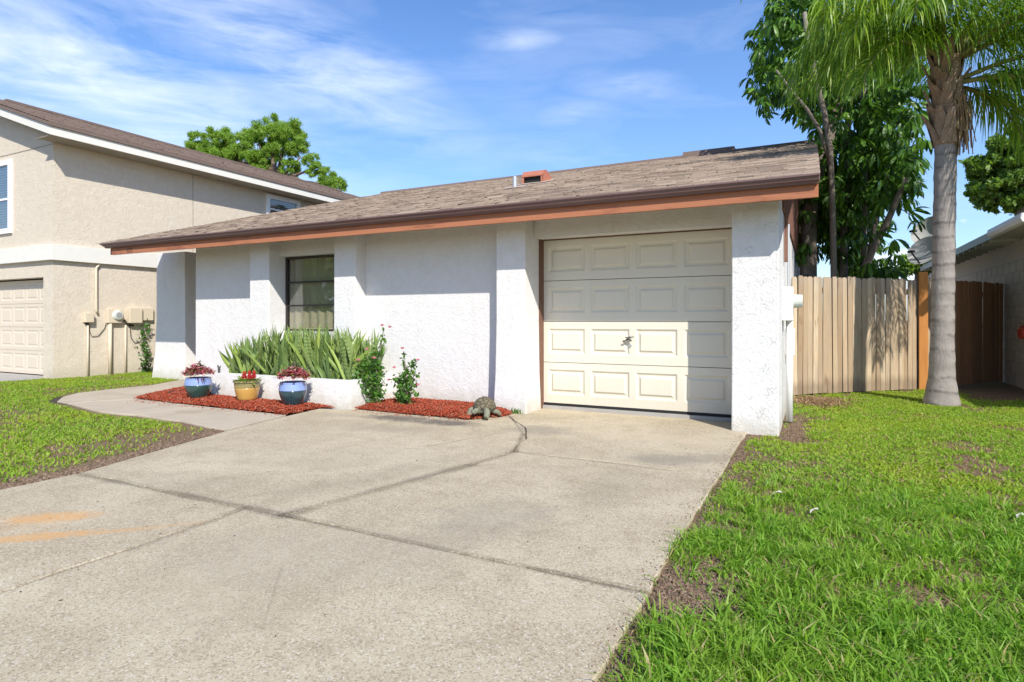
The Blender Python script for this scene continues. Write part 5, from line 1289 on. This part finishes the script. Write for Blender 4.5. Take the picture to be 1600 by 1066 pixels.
# right lawn, near: long blades
P = scatter(210000, -.62, 3.3, .9, 5.4, None, bare_r); vis = (P[:, 0] < .25+.34*P[:, 1]); P = P[vis]; P = P[RNG.random(len(P)) < np.clip((5.3-P[:, 1]-.8*vnoise(P, 1.2, 33))/1.1, 0, 1)]
fz = np.clip((P[:, 1]-1.2)/3.4, 0, 1); th_ = vnoise(P, 2.5, 31)
hh = (.078-.038*fz)*(.35+1.1*RNG.random(len(P))**1.3)*(.45+1.1*th_); blades(P, hh, .0016+.0032*RNG.random(len(P))**1.5+.0006*fz, .85, M_GRASS, 'lawn_grass', 'long bright green grass blades of the right lawn beside the driveway')
P = scatter(170000, -.55, 3.6, 2.6, 12.2, None, bare_r); P = P[P[:, 0] < .4+.36*P[:, 1]]; P = P[RNG.random(len(P)) < np.clip((P[:, 1]-2.8)/1.3, .1, 1)]
hh = (.022+.016*RNG.random(len(P))); blades(P, hh, .0045+.003*RNG.random(len(P)), 1.1, M_CLOVER, 'short_turf', 'short yellow green turf of the right lawn before the fence')
# tufts overhanging
P = scatter(1400, -.50, 2.5, 1.1, 4.5, None, bare_r); T = np.repeat(P, 9, 0)+RNG.normal(0, .014, (len(P)*9, 2)); hh = .07+.07*RNG.random(len(T))*(1.1-.2*T[:, 1]*.8)
blades(T, np.clip(hh, .03, .16), .003+.002*RNG.random(len(T)), .8, M_GRASS, 'grass_tufts', 'taller grass tufts standing in the right lawn')
P = scatter(60000, -.6, 3.0, 1.2, 11, None, lambda P: (P[:, 0] > -.585) & ~((P[:, 0] < -.28) & (P[:, 1] > 6.24)) & (P[:, 0] < .3+.36*P[:, 1]) & (P[:, 1] < 9.9+P[:, 0]))
blades(P, .008+.012*RNG.random(len(P)), .002+.002*RNG.random(len(P)), 2.5, M_DRY, 'dry_thatch', 'dry brown thatch between the grass of the right lawn')
P = RNG.normal([.02, 9.1], [.2, .35], (900, 2)); P = P[(P[:, 0] > -.26) & (P[:, 1] < 9.6)]
blades(P, .03+.05*RNG.random(len(P)), .004+.003*RNG.random(len(P)), 2.2, M_DRY, 'dry_palm_litter', 'heap of dry palm litter by the house end of the fence')
# left lawn
LP = [(-4.74, -2), (-4.74, 2.0), (-4.76, 2.45), (-4.96, 3.1), (-5.24, 4.0), (-5.7, 4.02), (-6.2, 4.10), (-7.0, 4.12), (-7.7, 4.10), (-8.37, 4.24), (-9.15, 4.36), (-9.7, 4.7), (-10.02, 5.1), (-10.08, 5.6), (-10.12, 6.3), (-10.5, 7.0), (-10.5, 7.15), (-11.4, 7.2), (-11.4, 9.5), (-12.75, 9.5), (-12.75, 6.15), (-12.95, 6.1), (-12.95, -2)]
def bare_l(P):
    n = vnoise(P, 1.3, 41, 4); f = vnoise(P, 9, 42, 2); d_ = P[:, 0]+4.8+np.clip((P[:, 1]-2.0), 0, 3)*.26
    edge = d_ > -.02-.20*f*RNG.random(len(P))-.04
    return ~edge & (((n+.3*(f-.5)) < .60) | (RNG.random(len(P)) < .25)) & (RNG.random(len(P)) < np.clip((-d_)/.45, .30, 1))
P = scatter(170000, -13, -4.7, .2, 9.5, LP, bare_l); far = P[:, 1] > 4.3
hh = .022+.024*RNG.random(len(P)); blades(P, hh, .004+.0035*RNG.random(len(P)), 1.0, M_CLOVER, 'left_lawn_grass', 'patchy bright green grass of the left lawn')
P = scatter(36000, -13, -4.75, .2, 9.5, LP); blades(P, .008+.014*RNG.random(len(P)), .003+.003*RNG.random(len(P)), 2.4, M_DRY, 'dry_thatch', 'dry brown thatch between the grass of the left lawn')

# ------------------------------------------------------------------ clods of soil, spilled chips
def clods(P, size, m, name, label, z0=-.016):
    n = len(P); s_ = size*(.4+RNG.random(n)); c_ = np.column_stack([P, z0+s_*.2]); tri = []
    for k in range(4):
        d_ = RNG.normal(size=(n, 3)); d_ /= np.linalg.norm(d_, axis=1)[:, None]
        if k < 3: a_ = RNG.uniform(0, .8, n)+k*2.1; d_ = np.column_stack([np.cos(a_), np.sin(a_), np.full(n, -.3)])
        else: d_ = np.column_stack([RNG.normal(0, .3, n), RNG.normal(0, .3, n), np.full(n, .8)])
        tri.append(c_+d_*s_[:, None])
    V = np.stack(tri, 1).reshape(-1, 3); k = np.arange(n)[:, None]*4
    F = np.concatenate([k+np.array(q) for q in ((0, 1, 3), (1, 2, 3), (2, 0, 3))], 0)
    npmesh(name, V, F, m, None, label=label, kind='stuff')
M_CLOD = mat('brown_soil_clod', lambda nt, b: ramp3(nt, island(nt), [(.07, .045, .03), (.17, .115, .075), (.28, .20, .14), (.12, .08, .055)]), rough=.95)
P1 = np.column_stack([-.585+np.abs(RNG.normal(0, .11, 5200)), RNG.uniform(1.1, 6.2, 5200)])
P2 = RNG.normal([-.40, 2.55], [.13, .22], (2600, 2)); P3 = np.column_stack([-.29+np.abs(RNG.normal(0, .13, 2200)), RNG.uniform(6.1, 8.6, 2200)])
P = np.concatenate([P1, P2, P3]); P = P[(P[:, 0] > -.59) & ~((P[:, 0] < -.29) & (P[:, 1] > 6.24))]
clods(P, .0075, M_CLOD, 'soil_clods', 'crumbly brown soil clods along the right driveway edge')
t = RNG.uniform(0, 1, 4200); y = 1.2+2.9*t; x = np.interp(y, [1, 2.0, 2.45, 3.1, 4.05], [-4.76, -4.76, -4.78, -4.98, -5.27])-np.abs(RNG.normal(0, .09, 4200))
clods(np.column_stack([x, y]), .009, M_CLOD, 'soil_clods', 'crumbly brown soil clods along the left driveway edge')
sx = RNG.uniform(-8.3, -3.2, 260); sy = np.where(sx > -5.1, 5.62, 5.0)-np.abs(RNG.normal(0, .07, 260)); ok_ = (sx < -5.5) | (sx > -5.0)
clods(np.column_stack([sx, sy])[ok_], .008, M_MULCH, 'spilled_chips', 'stray red mulch chips spilled on the concrete beside the beds', .002)
sx = RNG.uniform(-.9, -.6, 500); clods(np.column_stack([-.6-np.abs(RNG.normal(0, .05, 500)), RNG.uniform(1.2, 6.1, 500)]), .004, M_CLOD, 'scattered_grit', 'soil grit scattered on the right rim of the driveway', .001)
